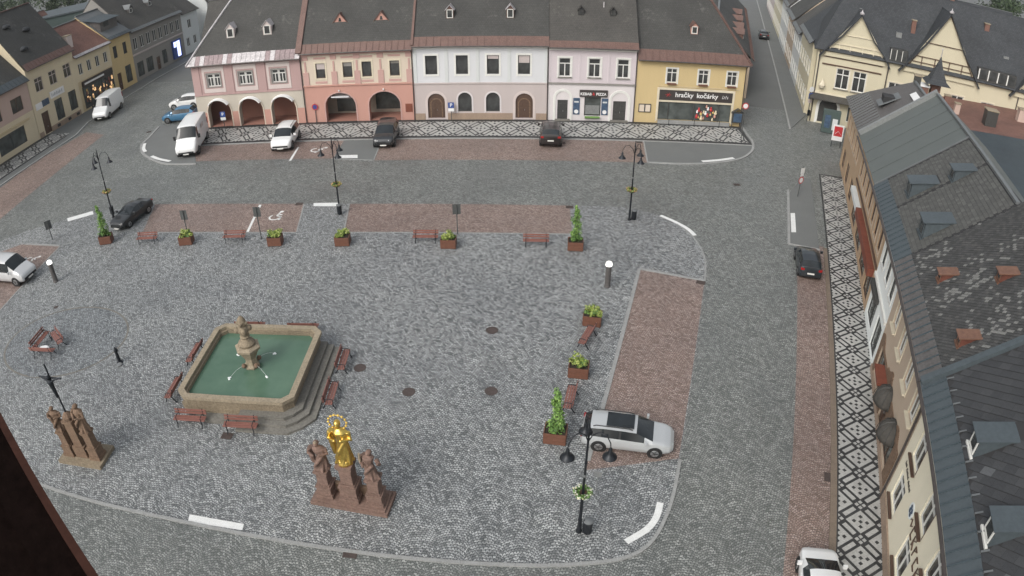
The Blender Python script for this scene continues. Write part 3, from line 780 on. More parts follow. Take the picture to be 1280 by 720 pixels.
# pink corner house with three arches
h1 = far_house('arcade_house', 'pink and pale plaster corner house with three arches and a hipped dark roof', 0.0)
W, He = 15.85, 9.0; axs = [3.35, 8.05, 12.75]
front(h1, 0, W, 0, 4.75, 'w_beige', [arch(x, 0.02, 3.5, 3.95, 14) for x in axs], depth=0.9)
front(h1, 0, W, 4.75, He, 'w_pink', [rect(x, 5.85, 1.95, 1.75) for x in (3.2, 7.9, 12.6)], name='upper_wall')
body(h1, W, 13, He, 'w_pink')
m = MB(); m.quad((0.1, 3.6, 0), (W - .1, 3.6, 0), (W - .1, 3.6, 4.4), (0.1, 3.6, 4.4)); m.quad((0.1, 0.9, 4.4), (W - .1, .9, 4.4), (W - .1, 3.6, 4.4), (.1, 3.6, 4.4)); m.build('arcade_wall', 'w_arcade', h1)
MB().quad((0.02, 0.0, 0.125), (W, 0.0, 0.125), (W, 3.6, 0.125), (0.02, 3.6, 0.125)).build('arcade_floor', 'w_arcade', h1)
for x in axs:
    child('arch_hood', ringmesh(arch(x, 2.2, 3.5, 1.77, 14)[2:-1] and arch(x, 0.02, 3.5, 3.95, 14), 0.14, -0.10, 0.0, 'w_creamlight', False, 'arch_hood'), h1)
    m = MB(); n = 12                               # pale lead-covered hood over the crown of each arch
    for k in range(n):
        a0, a1 = PI * (0.2 + 0.6 * k / n), PI * (0.2 + 0.6 * (k + 1) / n)
        P = lambda a, r, y: (x + r * math.cos(a), y, 2.22 + r * math.sin(a))
        m.add([P(a0, 1.76, -.02), P(a1, 1.76, -.02), P(a1, 1.76, -.55), P(a0, 1.76, -.55), P(a0, 1.98, -.02), P(a1, 1.98, -.02), P(a1, 1.86, -.55), P(a0, 1.86, -.55)],
              [(0, 3, 2, 1), (4, 5, 6, 7), (2, 3, 7, 6), (0, 1, 5, 4), (0, 4, 7, 3), (1, 2, 6, 5)])
    m.build('arch_canopy', 'sign_white', h1)
for a, c in ((0, 1.55), (5.1, 6.3), (9.8, 11.0), (14.5, W)):
    strip(h1, a + .002, c - .002, 0.0, 2.2, 'w_salmon', 0.05, 'pier_base')
for x in (0.6, 5.55, 10.25, 15.2): strip(h1, x - .55, x + .55, 4.76, He - .25, 'w_pink', 0.07, 'pilaster')
for x in (3.2, 7.9, 12.6):
    child('panel_border', ringmesh(rect(x, 5.15, 3.1, 3.15), 0.02, -0.02, 0.0, 'w_palepink'), h1)
    strip(h1, x - 1.62, x - 1.3, 5.0, 8.6, 'w_palepink', 0.045, 'panel'); strip(h1, x + 1.3, x + 1.62, 5.0, 8.6, 'w_palepink', 0.045, 'panel'); strip(h1, x - 1.298, x + 1.298, 5.0, 5.55, 'w_palepink', 0.045, 'panel'); strip(h1, x - 1.298, x + 1.298, 7.95, 8.6, 'w_palepink', 0.045, 'panel')
    for dx in (-.5, .5): window(h1, x + dx, 5.85, 0.95, 1.75, 'tee', barw=0.11)
    child('window_border', ringmesh(rect(x, 5.85, 1.95, 1.75), 0.16, -0.06, 0.0, 'w_grey'), h1)
strip(h1, 0, W, 4.62, 4.8, 'w_pink', 0.1, 'string_course')
rf, k = roof(h1, -0.45, W, 13, He, 8.6, 'slate_far', hl=6.0, ridge='zinc_white')
nsh = 24; stp = (W + .45) / nsh; t_ = 1.35 / math.hypot(7.05, 8.6)
for i in range(nsh):
    x0 = -.45 + i * stp; x1 = x0 + stp - .02; l_ = lambda x: max(x, -.45 + 6.0 * t_)
    m = MB(); m.slab([(x0, -.61, He - .02), (x1, -.61, He - .02), (max(x1, l_(x0) + .02) if i < 2 else x1, -.55 + 7.05 * t_, He + 8.6 * t_ + .05), (l_(x0) if i < 2 else x0, -.55 + 7.05 * t_, He + 8.6 * t_ + .05)], .04); m.beam((x1, -.6, He + .02), (x1 if i > 1 else max(x1, l_(x0)), -.55 + 7.05 * t_, He + 8.6 * t_ + .08), .04, .06)
    m.build('eave_sheet', ['zinc_white', 'zinc_stained', 'zinc_white', 'zinc_white', 'zinc_stained'][(i * 7 + i // 3) % 5], rf)
for x in (5.7, 11.0): dormer(rf, x, 1.85, He, 8.6 / 7.05, .55, 1.15, 1.35, 'w_palepink', 'zinc_white', 'gable')
downpipe(h1, 15.75, He)
# salmon house with two arches
h2 = far_house('arcade_house', 'salmon house with two arches and cream upper floor with pink pilasters', 15.85)
W, He = 14.55, 9.55; axs = [4.75, 10.6]
front(h2, 0, W, 0, 5.1, 'w_salmon', [arch(x, 0.02, 4.1, 4.0, 14, 1.75) for x in axs], depth=0.9)
wx = [2.5, 6.1, 8.6, 12.2]
front(h2, 0, W, 5.1, He, 'w_creamlight', [rect(x, 6.05, 1.25, 2.0) for x in wx], name='upper_wall')
body(h2, W, 13, He, 'w_salmon')
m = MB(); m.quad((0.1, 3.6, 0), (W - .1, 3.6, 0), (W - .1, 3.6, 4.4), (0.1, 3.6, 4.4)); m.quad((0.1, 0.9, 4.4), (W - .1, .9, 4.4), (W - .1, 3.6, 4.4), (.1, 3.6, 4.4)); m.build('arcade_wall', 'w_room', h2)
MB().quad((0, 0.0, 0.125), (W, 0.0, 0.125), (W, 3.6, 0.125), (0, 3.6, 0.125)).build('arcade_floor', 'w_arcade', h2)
MB().box(3.1, 3.5, 2.2, 6.6, 3.598, 3.1).build('shop_sign', 'w_white', h2); MB().box(8.7, 3.5, 0.6, 12.6, 3.598, 3.0).build('shop_window', 'pane_shop', h2); MB().box(3.3, 3.5, 0.4, 6.3, 3.598, 2.15).build('shop_window', 'pane_shop', h2)
for x in axs:
    child('arch_hood', ringmesh(arch(x, 0.02, 4.1, 4.0, 14, 1.75), 0.16, -0.06, 0.0, 'w_pinkpilaster', False, 'arch_hood'), h2)
    MB().lathe([(0.1, 0), (0.13, 0.1), (0.06, 0.2)], 8, (x, -0.16, 4.25)).build('arch_lamp', 'sign_white', h2)
    MB().box(x - 1.2, -.02, 3.35, x + 1.2, .5, 3.5).build('arch_beam', 'w_white', h2) if x < 6 else None
for x in wx:
    window(h2, x, 6.05, 1.25, 2.0, 'one', fmat='frame_brown', sur='cream_trim', sw=0.2)
    strip(h2, x - .8, x + .8, 5.35, 5.65, 'w_pinkpilaster', 0.04, 'panel'); strip(h2, x - .8, x + .8, 8.6, 8.85, 'w_pinkpilaster', 0.04, 'panel')
for x in (0.5, 4.3, 7.35, 10.4, 14.05):
    strip(h2, x - .38, x + .38, 5.12, 6.9, 'w_pinkpilaster', 0.09, 'pilaster'); strip(h2, x - .12, x + .12, 6.9, 8.3, 'w_pinkpilaster', 0.06, 'pilaster'); strip(h2, x - .4, x + .4, 8.5, 9.1, 'w_pinkpilaster', 0.07, 'pilaster')
strip(h2, 0, W, 4.98, 5.16, 'w_salmon', 0.14, 'string_course'); strip(h2, 0, W, 9.12, 9.35, 'w_pinkpilaster', 0.2, 'cornice')
MB().box(13.3, -.06, 1.2, 14.2, -.002, 2.3).build('notice_board', 'awning', h2)
rf, k = roof(h2, 0, W, 13, He, 8.3, 'slate_far', eave='copper_red', ew=1.3, ridge='copper_red', ribs=0.8)
MB().beam((-.1, -.6, He + .1), (-.1, 6.5, He + 8.45), 0.75, 0.22).build('verge', 'copper_red', rf)
for x in (5.0, 10.4): dormer(rf, x, 2.3, He, k, .55, 1.7, 1.15, 'w_salmon', 'copper_red', 'tri')
downpipe(h2, 14.45, He)
# white and grey-pink house with arched doors
h3 = far_house('town_house', 'long house, white upper floor over grey pink ground floor with arched doors', 30.4)
W, He = 16.9, 9.9; wx = [2.3, 6.15, 10.0, 13.85]
front(h3, 0, W, 0, 4.95, 'w_greypink', [arch(2.75, 0.3, 2.2, 3.3), arch(6.4, 1.15, 1.75, 2.55), arch(9.95, 1.15, 1.75, 2.55), arch(13.9, 0.3, 2.2, 3.3)])
front(h3, 0, W, 4.95, He, 'w_white', [rect(x, 6.1, 1.5, 2.45) for x in wx], name='upper_wall')
body(h3, W, 13, He, 'w_white')
for x in wx: window(h3, x, 6.1, 1.5, 2.45, 'one', fmat='frame_dark', sur='white_trim', sw=0.24)
for x in (6.4, 9.95): window(h3, x, 1.15, 1.75, 2.55, 'one', True, 'frame_dark', sur='w_whitepink', sw=0.2)
for x in (2.75, 13.9):
    door(h3, x, 0.3, 2.2, 3.3, 'frame_brown', True, 'w_palepink', 0.3)
    child('door_arch', ringmesh(arch(x, 0.3, 1.3, 2.5), 0.14, 0.05, 0.12, 'stone_brown', False, 'door_arch'), h3)
for a, c in ((0, 1.3), (4.2, 12.45), (15.4, W)): strip(h3, a, c, 0.0, 0.95, 'plinth', 0.08, 'plinth')
for x in (0.25, 4.2, 8.1, 12.0, 16.6): strip(h3, x - .22, x + .22, 4.97, 9.6, 'w_housewhite', 0.05, 'pilaster')
strip(h3, 0, W, 9.5, 9.75, 'white_trim', 0.25, 'cornice'); strip(h3, 0, W, 4.85, 5.03, 'w_greypink', 0.1, 'string_course')
rf, k = roof(h3, 0, W, 13, He, 8.2, 'slate_far', eave='copper_red', ew=1.3, ridge='copper_red')
MB().beam((0.05, -.55, He + .1), (0.05, 6.5, He + 8.35), 0.3, 0.25).build('verge', 'copper_red', rf)
for x in (4.6, 12.1): dormer(rf, x, 2.0, He, k, .55, 0.95, 1.25, 'copper_red', 'zinc_white', 'gable')
downpipe(h3, 16.8, He)
# lilac house with the take-away
h4 = far_house('take_away_house', 'pale lilac house with a take-away between two arched white doorways', 47.3)
W, He = 11.05, 9.75; wx = [2.0, 5.7, 9.3]
front(h4, 0, W, 0, 5.0, 'w_whitepink', [rect(1.85, 0.2, 1.3, 2.6), rect(5.65, 0.75, 2.1, 2.5), rect(9.1, 0.2, 1.65, 2.6)])
front(h4, 0, W, 5.0, He, 'w_lilac', [rect(x, 5.85, 1.5, 2.45) for x in wx], name='upper_wall')
body(h4, W, 13, He, 'w_lilac')
for x in wx: window(h4, x, 5.85, 1.5, 2.45, 'tee', sur='white_trim', sw=0.2, sill='stone_grey', barw=0.12)
for x, wd in ((1.85, 1.3), (9.1, 1.65)):
    door(h4, x, 0.2, wd, 2.6, 'frame_dark'); child('door_arch', ringmesh(arch(x, 0.2, wd + .5, 3.75), 0.3, -0.09, 0.0, 'white_trim', False, 'door_arch'), h4)
    MB().box(x - wd / 2 - .3, -0.5, 0.1, x + wd / 2 + .3, 0.0, 0.28).build('door_step', 'stone_grey', h4)
window(h4, 5.65, 0.75, 2.1, 2.5, 'one', fmat='frame_dark', pmat='pane_shop', name='shop_window')
MB().box(4.75, 0.05, 0.95, 6.55, 0.09, 2.15).build('shutter', 'galvanised', h4)
sg = MB().box(3.95, -0.16, 3.3, 7.5, -0.02, 4.2).build('shop_sign', 'sign_dark', h4)
text(sg, 'KEBAB', (4.75, -0.18, 3.68), 0.48, 'sign_white', bold=0.012); text(sg, '&', (5.72, -0.18, 3.7), 0.5, 'sign_red', bold=0.012); text(sg, 'PIZZA', (6.68, -0.18, 3.68), 0.48, 'sign_white', bold=0.012)
for x in (3.6, 7.2):
    pb = MB().box(x - .42, -0.06, 0.9, x + .42, -0.002, 3.1).build('poster_board', 'poster_blue', h4)
    MB().lathe([(0.27, 0), (0.27, 0.015), (0.01, 0.02)], 14).build('poster_spot', 'sign_white', pb).matrix_local = Matrix.Translation((x, -0.062, 1.3)) @ Matrix.Rotation(PI / 2, 4, 'X')
    MB().box(x - .28, -0.075, 2.5, x + .28, -0.061, 2.7).build('poster_strip', 'w_housewhite', pb)
strip(h4, 0, W, 4.9, 5.1, 'w_grey', 0.16, 'string_course'); strip(h4, 0, W, 9.35, 9.65, 'white_trim', 0.3, 'cornice')
for x in (0.15, 3.85, 7.5, W - .2): strip(h4, x - .12, x + .12, 5.12, 9.34, 'w_lilac', 0.05, 'pilaster')
MB().tube([(4.7, -.25, .62), (6.6, -.25, .62)], .16, 6).build('flower_box', 'leaf_green', h4)
rf, k = roof(h4, 0, W, 13, He, 8.2, 'slate_brown', eave='copper_red', ew=0.9, ridge='metal_grey')
for x in (4.0, 8.0): dormer(rf, x, 2.5, He, k, .55, 0.7, 0.8, 'slate_black', 'slate_brown', 'gable', trim='frame_dark')
MB().tube([(6.9, 3.4, He + 4.1), (6.9, 3.4, He + 5.2)], 0.09, 6).build('vent_pipe', 'zinc_white', rf)
downpipe(h4, 10.95, He)
# yellow toy shop on the corner
h5 = far_house('corner_shop_house', 'yellow corner house with a wide dark shop sign and red eaves', 58.35)
W, He = 14.3, 8.5; wx = [4.5, 8.6, 12.4]
front(h5, 0, W, 0, He, 'w_yellow', [rect(7.9, 0.55, 9.7, 4.05)] + [rect(x, 5.55, 1.35, 1.85) for x in wx], depth=0.3)
body(h5, W, 13, He, 'w_yellow')
for x in wx:
    window(h5, x, 5.55, 1.35, 1.85, 'four', sur='white_trim', sw=0.16, barw=0.1)
    fb = MB().box(x - .6, -.35, 5.35, x + .6, -.06, 5.53).build('flower_box', 'wood_planter', h5)
strip(h5, 2.9, 13.6, 5.0, 5.12, 'w_ochre', 0.08, 'string_course')
sf = MB().box(3.05, -0.1, 3.25, 12.75, 0.16, 4.6).build('shop_sign', 'sign_dark', h5)
text(sf, 'hračky', (6.3, -0.125, 3.98), 0.85, 'sign_white', bold=0.015); text(sf, 'kočárky', (9.35, -0.125, 3.98), 0.85, 'sign_white', bold=0.015)
m = MB()
for kx in range(4): m.beam((11.35 + kx * .22, -.12, 3.75), (11.45 + kx * .22, -.12, 4.2 - .08 * (kx % 2)), .09, .03); m.beam((11.35 + kx * .22, -.121, 3.8 + .12 * (kx % 3)), (11.5 + kx * .22, -.121, 3.86 + .12 * (kx % 3)), .07, .03)
m.build('sign_emblem', 'sign_white', sf)
m = MB()
for kx in range(6): a = kx * PI / 3; m.beam((4.2, -.12, 3.95), (4.2 + .38 * math.cos(a), -.12, 3.95 + .28 * math.sin(a)), 0.07, 0.03)
m.build('sign_emblem', 'sign_red', sf)
child('shop_frame', ringmesh(rect(7.9, 0.55, 9.7, 4.05), 0.28, -0.1, 0.0, 'cream_trim', False, 'shop_frame'), h5)
MB().box(3.05, -.06, 2.98, 12.75, .1, 3.24).build('shop_transom', 'cream_trim', h5)
MB().quad((3.05, 1.6, .5), (12.75, 1.6, .5), (12.75, 1.6, 3.2), (3.05, 1.6, 3.2)).build('shop_back_wall', 'w_room', h5)
for a, c in ((3.05, 4.35), (4.45, 7.7), (7.8, 11.05), (11.15, 12.75)):
    MB().quad((a, .14, .6), (c, .14, .6), (c, .14, 2.98), (a, .14, 2.98)).build('shop_window', 'pane_shop', h5)
for x in (4.4, 7.75, 11.1): MB().box(x - .05, .05, .56, x + .05, .17, 2.98).build('mullion', 'frame_dark', h5)
for x in (4.4, 7.75, 11.1): MB().tube([(x, -1.0, 0.1), (x, -1.0, 1.0)], .04, 6).build('rail_post', 'metal_black', h5)
mt = ['sign_red', 'petal', 'w_yellowpale', 'w_salmon', 'sign_white']
for i in range(18):
    x = 8.2 + (i % 9) * .31 + rnd.uniform(-.08, .08); z = .75 + (i // 9) * .75 + rnd.uniform(0, .5) + (0.5 if 3 < i % 9 < 7 else 0)
    r = rnd.uniform(.12, .22); m = MB(); m.ball((x, 0.10, z), r, 8, 5, 1.15); m.ball((x, 0.08, z + r * 1.5), r * .62, 8, 5); m.build('toy', mt[i % 5], h5, smooth=True)
MB().box(3.1, -.3, .1, 12.7, .04, .55).build('plinth', 'kerbstone', h5)
nb = MB().box(0.5, -.12, 1.5, 2.1, -.01, 2.6).build('notice_board', 'frame_dark', h5); MB().box(.6, -.14, 1.6, 1.22, -.122, 2.5).build('notice', 'w_creamlight', nb); MB().box(1.38, -.14, 1.6, 2.0, -.122, 2.5).build('notice', 'w_creamlight', nb)
rf, k = roof(h5, 0, W + 0.4, 13, He, 8.2, 'slate_far', hr=5.2, eave='copper_red', ew=1.5, ridge='copper_red', ribs=0.9)
dormer(rf, 7.4, 2.1, He, k, .55, 0.9, 1.1, 'w_salmon', 'copper_red', 'gable')
downpipe(h5, 14.15, He)
# ---------------- right row: roofs of single slates ----------------
RRZ = math.atan2(-TV.y, -TV.x)
def right_house(name, label, u): return empty(name, RP(u, 0), RRZ, label, 'house')
def slates(rf, x0, x1, y0, y1, He, ov, k, wd, ht, mats, wts, ang=45, nparts=300, keep=None, lift=0.02):
    """slates laid in rising courses: the nearest 300 each a piece of their own, the rest one mesh"""
    L = math.hypot(1, k); N = Vector((0, -k, 1)) / L
    def at(a, s, d): return Vector((a, -ov + s / L, He + s / L * k)) + N * d
    s0, s1 = (y0 + ov) * L, (y1 + ov) * L
    ca, sa = math.cos(R(ang)), math.sin(R(ang)); cells = []
    n = int(max(x1 - x0, s1 - s0) * 1.5 / min(wd, ht)) + 2
    cx, cs = (x0 + x1) / 2, (s0 + s1) / 2
    for i in range(-n, n):
        for j in range(-n, n):
            p = (i + (0.5 if j % 2 else 0)) * wd; q = j * ht
            a, s = cx + p * ca - q * sa, cs + p * sa + q * ca
            if x0 + wd * .5 < a < x1 - wd * .5 and s0 + ht * .5 < s < s1 - ht * .5 and (keep is None or keep(a, s)): cells.append((a, s))
    rootm = rf.parent.matrix_basis if rf.parent else Matrix()
    rootm = Matrix.Translation(rf.parent.location) @ Matrix.Rotation(rf.parent.rotation_euler.z, 4, 'Z')
    cells.sort(key=lambda c: (rootm @ at(c[0], c[1], 0) - Vector((0, 0, HC))).length)
    ux = Vector((1, 0, 0)); us = Vector((0, 1, k)) / L
    e1, e2 = ux * ca + us * sa, us * ca - ux * sa
    hw, hh, th = wd * .5 - .003, ht * .47, 0.02
    def corners(t): return [-e1 * hw - e2 * hh + N * (lift + t), e1 * hw - e2 * hh + N * (lift + t), e1 * hw + e2 * hh + N * (lift * .2), -e1 * hw + e2 * hh + N * (lift * .2)]
    meshes = []
    for mi in mats:
        m = MB(); top = corners(0.004); lo = [p - N * th for p in top]
        m.add(top + lo, [(0, 1, 2, 3), (4, 5, 1, 0), (5, 6, 2, 1), (7, 4, 0, 3)]); meshes.append(m.mesh('slate', mi))
    rest = MB()
    for q, (a, s) in enumerate(cells):
        mi = rnd.choices(range(len(mats)), wts(a, s) if callable(wts) else wts)[0]; p = at(a, s, rnd.uniform(0, 0.006))
        if q < nparts: child('slate', meshes[mi], rf, p)
        else:
            rest.cur = mi; top = [p + c for c in corners(0.004)]; rest.add(top + [c - N * th for c in top[:2]], [(0, 1, 2, 3), (4, 5, 1, 0)])
    if rest.f: rest.build('slate_field', list(mats), rf, kind='stuff')
def eave_sheets(rf, x0, x1, He, ov, k, wd, mat, step=0.62):
    """metal eave strip, sheet by sheet with standing seams"""
    L = math.hypot(1, k); n = round((x1 - x0) / step); st = (x1 - x0) / n
    y0, z0 = -ov - .1, He - .1 * k + .05; y1, z1 = y0 + wd / L, z0 + wd / L * k
    me = MB().slab([(0.004, y0, z0), (st - .004, y0, z0), (st - .004, y1, z1), (.004, y1, z1)], 0.03)
    me.cur = 1; me.beam((st, y0, z0 + .03), (st, y1, z1 + .03), 0.05, 0.08)
    me = me.mesh('eave_sheet', [mat, 'metal_seam'])
    for i in range(n): child('eave_sheet', me, rf, (x0 + i * st, 0, rnd.uniform(0, 0.012)))
OV, KE = 0.7, 0.81
def slope_poly(x0, x1, yr, He): return [(x0, -OV, He), (x1, -OV, He), (x1, yr, He + (yr + OV) * KE), (x0, yr, He + (yr + OV) * KE)]
def right_roof(root, x0, x1, yr, He, mat):
    m = MB(); p = slope_poly(x0, x1, yr, He); m.slab(p, 0.16)
    q = [(x0, 2 * yr, He + 1.5), (x1, 2 * yr, He + 1.5), p[2], p[3]]; m.slab(q, 0.16)
    rf = m.build('roof', mat, root, uv=True)
    MB().tube([(x0, -OV - .16, He - .12), (x1, -OV - .16, He - .12)], .1, 6).build('gutter', 'gutter', rf)
    return rf
# cream house nearest the tower
q1 = right_house('slate_roof_house', 'cream house with dark diagonal slate roof and blue grey metal dormers', -0.5)
W, He = 17.5, 8.4
wu = [1.9, 6.0, 9.3, 12.8, 16.0]; wl = [1.7, 6.1, 10.3, 14.2]
front(q1, 0, W, 0, He, 'w_cream', [rect(x, 4.75, 1.5, 1.9) for x in wu] + [rect(x, 1.5, 1.7, 1.9) for x in wl], depth=0.3)
body(q1, W, 13, He, 'w_cream')
for x in wu: window(q1, x, 4.75, 1.5, 1.9, 'four', sill='frame_brown', barw=.1)
for x in wl: window(q1, x, 1.5, 1.7, 1.9, 'four', sill='frame_brown', barw=.1)
for x in wu: MB().box(x + .74, -.02, 4.75, x + .78, .1, 6.6).build('reveal_board', 'frame_brown', q1)
strip(q1, 0, W, 0.0, 0.85, 'plinth', 0.1, 'plinth')
lt = MB()                                                   # the small line of writing, too small to read
for i in range(22):
    if i in (4, 13): continue
    x = .9 + i * .1; lt.beam((x, -.03, 3.85), (x + .02, -.03, 4.0 + .07 * (i % 3 == 0)), .035, .02)
    if i % 2: lt.beam((x, -.03, 3.87), (x + .06, -.03, 3.98), .03, .02)
lt.build('lettering', 'sign_dark', q1, kind='stuff')
lg = MB(); lg.tube([(4.35, -.05, 4.0), (4.35, -.01, 4.0)], .42, 18); lo_ = lg.build('emblem', 'w_mint', q1)
m = MB()
for a in range(4): m.tube([(4.35 + .18 * math.cos(a * PI / 2 + .6), -.07, 4.0 + .18 * math.sin(a * PI / 2 + .6)), (4.35 + .18 * math.cos(a * PI / 2 + .6), -.052, 4.0 + .18 * math.sin(a * PI / 2 + .6))], .13, 10)
m.build('emblem_leaf', 'poster_blue', lo_)
m = MB(); m.tube([(4.8, -.04, 3.9), (5.0, -.04, 4.1), (5.15, -.04, 3.75), (5.3, -.04, 3.95)], .035, 5)
for i in range(7):
    x = 5.55 + i * .62; hgt = .62
    m.beam((x, -.04, 3.62), (x, -.04, 3.62 + hgt), .08, .03)
    for a, c in [((0, .0), (.36, .0)), ((0, .6), (.36, .6)), ((0, .3), (.36, .62)), ((0, .3), (.36, 0)), ((.36, 0), (.36, .6))][(i * 2) % 3:(i * 2) % 3 + 2]:
        m.beam((x + a[0], -.04, 3.64 + a[1]), (x + c[0], -.04, 3.64 + c[1]), .07, .03)
m.build('lettering', 'frame_brown', q1, kind='stuff')
rf = right_roof(q1, 0, W, 7.5, He, 'underlay')
eave_sheets(rf, 0, W, He, OV, KE, 1.35, 'metal_blue')
dq = [(5.6, .55, 1.05, 1.05), (10.35, .50, 1.05, 1.05), (15.2, .5, 1.05, 1.05)]
def far_from(a, s, ds, L=math.hypot(1, KE)):
    y = -OV + s / L
    return not any(abs(a - d[0]) < d[2] * .5 and d[1] - .1 < y < d[1] + 2.0 for d in ds)
slates(rf, 0, W, .15, 5.2, He, OV, KE, .60, .43, ['slate_near_0', 'slate_near_1', 'slate_near_2', 'slate_near_3'], lambda a, s: [4, 4, 1.5, .8 if (s < 2.6 and math.sin(a * 1.1) > .55) else .02], 45, 300, lambda a, s: far_from(a, s, dq))
for d in dq: dormer(rf, d[0], d[1], He, KE, OV, d[2], d[3], 'metal_blue', 'metal_blue', 'shed', trim='white_trim')
m = MB()
for i in range(int(W / .95)):                             # snow guards along the eaves
    x = .6 + i * .95; z = He + (.25 + OV) * KE; m = MB(); m.beam((x, .25, z), (x, .25, z + .14), .1, .02); m.beam((x, .25, z + .13), (x, .55, z + .28), .09, .02); m.build('snow_guard', 'metal_grey', rf)
m = MB(); p = slope_poly(-.02, .3, 7.5, He); m.slab([(-.14, -OV - .15, He + .22), (.30, -OV - .15, He + .22), (.30, 7.5, He + .22 + 8.2 * KE), (-.14, 7.5, He + .22 + 8.2 * KE)], .3); m.build('verge', 'metal_blue', rf)
# tan house
q2 = right_house('tan_house', 'tan house with scrolled brown shopfront, lichened slates and red dormers', 11.9)
W, He = 12.35, 8.4; wu = [2.1, 5.0, 8.2, 11.0]
front(q2, 0, W, 0, He, 'w_tan', [rect(x, 4.9, 1.25, 1.75) for x in wu] + [rect(2.2, .6, 2.6, 2.1), rect(6.2, .3, 1.6, 2.4), rect(9.4, .6, 2.4, 2.1)], depth=0.3)
body(q2, W, 13, He, 'w_tan')
for x in wu: window(q2, x, 4.9, 1.25, 1.75, 'two', sur='cream_trim', sw=.14, sill='cream_trim', barw=.1)
for x, a, wd, h in ((2.2, .6, 2.6, 2.1), (9.4, .6, 2.4, 2.1)): window(q2, x, a, wd, h, 'two', fmat='frame_brown', pmat='pane_shop', name='shop_window')
door(q2, 6.2, .3, 1.6, 2.4, 'frame_brown')
m = MB()                                                   # scrolled brown surround of the shopfront
top = [(x * .1, 2.95 + .55 * max(0, math.sin(x * .1 * 1.35 + .4)) ** 2 + (.28 if 40 < x < 58 else 0)) for x in range(3, 118)]
for (xa, za), (xb, zb) in zip(top, top[1:]): m.box(xa, -.07, 2.76, xb, -.002, (za + zb) / 2)
for xa, xb in ((.3, .85), (3.55, 5.35), (7.05, 8.15), (10.65, 11.75)): m.box(xa, -.07, .05, xb, -.002, 2.758)
m.build('shopfront', 'stone_brown', q2)
for x in (6.35, 9.5):
    m = MB(); n = 9
    pr = [(1.02, 0), (1.0, .25), (.85, .62), (.5, .92), (.02, 1.02)]
    m.lathe(pr, 14, (x, -.12, 2.3), 1.0, 0.85); m.build('dome_awning', 'parasol', q2, smooth=True)
    r_ = MB()
    for a in range(7): r_.tube([(x + 1.04 * r * math.cos(PI + a * PI / 6), -.12 + .9 * r * math.sin(PI + a * PI / 6), 2.31 + z) for r, z in pr], .022, 4)
    r_.build('awning_rib', 'frame_dark', q2)
MB().box(3.2, -.75, 2.55, 5.3, -.08, 2.72).build('awning', 'awning', q2)
strip(q2, 0, W, 0.0, .5, 'plinth', .09, 'plinth')
rf = right_roof(q2, 0, W, 7.5, He, 'underlay')
eave_sheets(rf, 0, W, He, OV, KE, 1.25, 'metal_brown', .72)
dq2 = [(4.16, 1.08, .66, .66), (6.7, 3.55, .66, .66), (10.6, 1.04, .66, .66)]
slates(rf, 0, W, .1, 6.6, He, OV, KE, .24, .21, ['slate_lichen_0', 'slate_lichen_1', 'slate_lichen_2', 'slate_lichen_3'], lambda a, s: [4, 4, 1.2, 2.6 * max(0, math.sin(a * .75 + .6) * math.sin(s * .55 + a * .5) + .25)], 45, 300)
for d in dq2: dormer(rf, d[0], d[1], He, KE, OV, d[2], d[3], 'red_sheet', 'tan_sheet', 'shed', trim='tan_sheet')
downpipe(q2, W - .05, He)
# white house
q3 = right_house('white_house', 'narrow white house between the tan shopfront and the ochre house', 19.2)
W, He = 7.25, 8.4; wu = [1.2, 3.6, 6.0]
front(q3, 0, W, 0, He, 'w_mint', [rect(x, 4.9, 1.3, 1.9) for x in wu] + [rect(2.0, .6, 2.8, 2.3), rect(5.6, .3, 2.2, 2.6)], depth=.3)
body(q3, W, 13, He, 'w_mint')
for x in wu: window(q3, x, 4.9, 1.3, 1.9, 'two', fmat='frame_dark', sur='white_trim', sw=.1, barw=.09)
window(q3, 2.0, .6, 2.8, 2.3, 'two', fmat='frame_dark', pmat='pane_shop', name='shop_window'); window(q3, 5.6, .3, 2.2, 2.6, 'two', fmat='frame_dark', pmat='pane_shop', name='shop_window')
strip(q3, 0, W, 3.6, 3.85, 'white_trim', .14, 'string_course'); strip(q3, .3, 3.6, 3.0, 3.4, 'frame_dark', .35, 'shop_fascia')
rf = right_roof(q3, 0, W, 6.1, He, 'underlay')
eave_sheets(rf, 0, W, He, OV, KE, 1.3, 'metal_blue', .72)
dq3 = [(5.2, .96, 1.5, 1.25)]
slates(rf, 0, W, .1, 6.0, He, OV, KE, .30, .30, ['slate_grey_0', 'slate_grey_1', 'slate_grey_2', 'slate_grey_3'], [3, 3, 2, 1], 0, 200, lambda a, s: far_from(a, s, dq3))
dormer(rf, 5.2, .96, He, KE, OV, 1.5, 1.25, 'metal_blue', 'metal_blue', 'shed', trim='metal_blue')
MB().beam((-.0, 6.1, He + 6.8 * KE + .08), (W, 6.1, He + 6.8 * KE + .08), .3, .18).build('ridge_cap', 'metal_grey', rf)
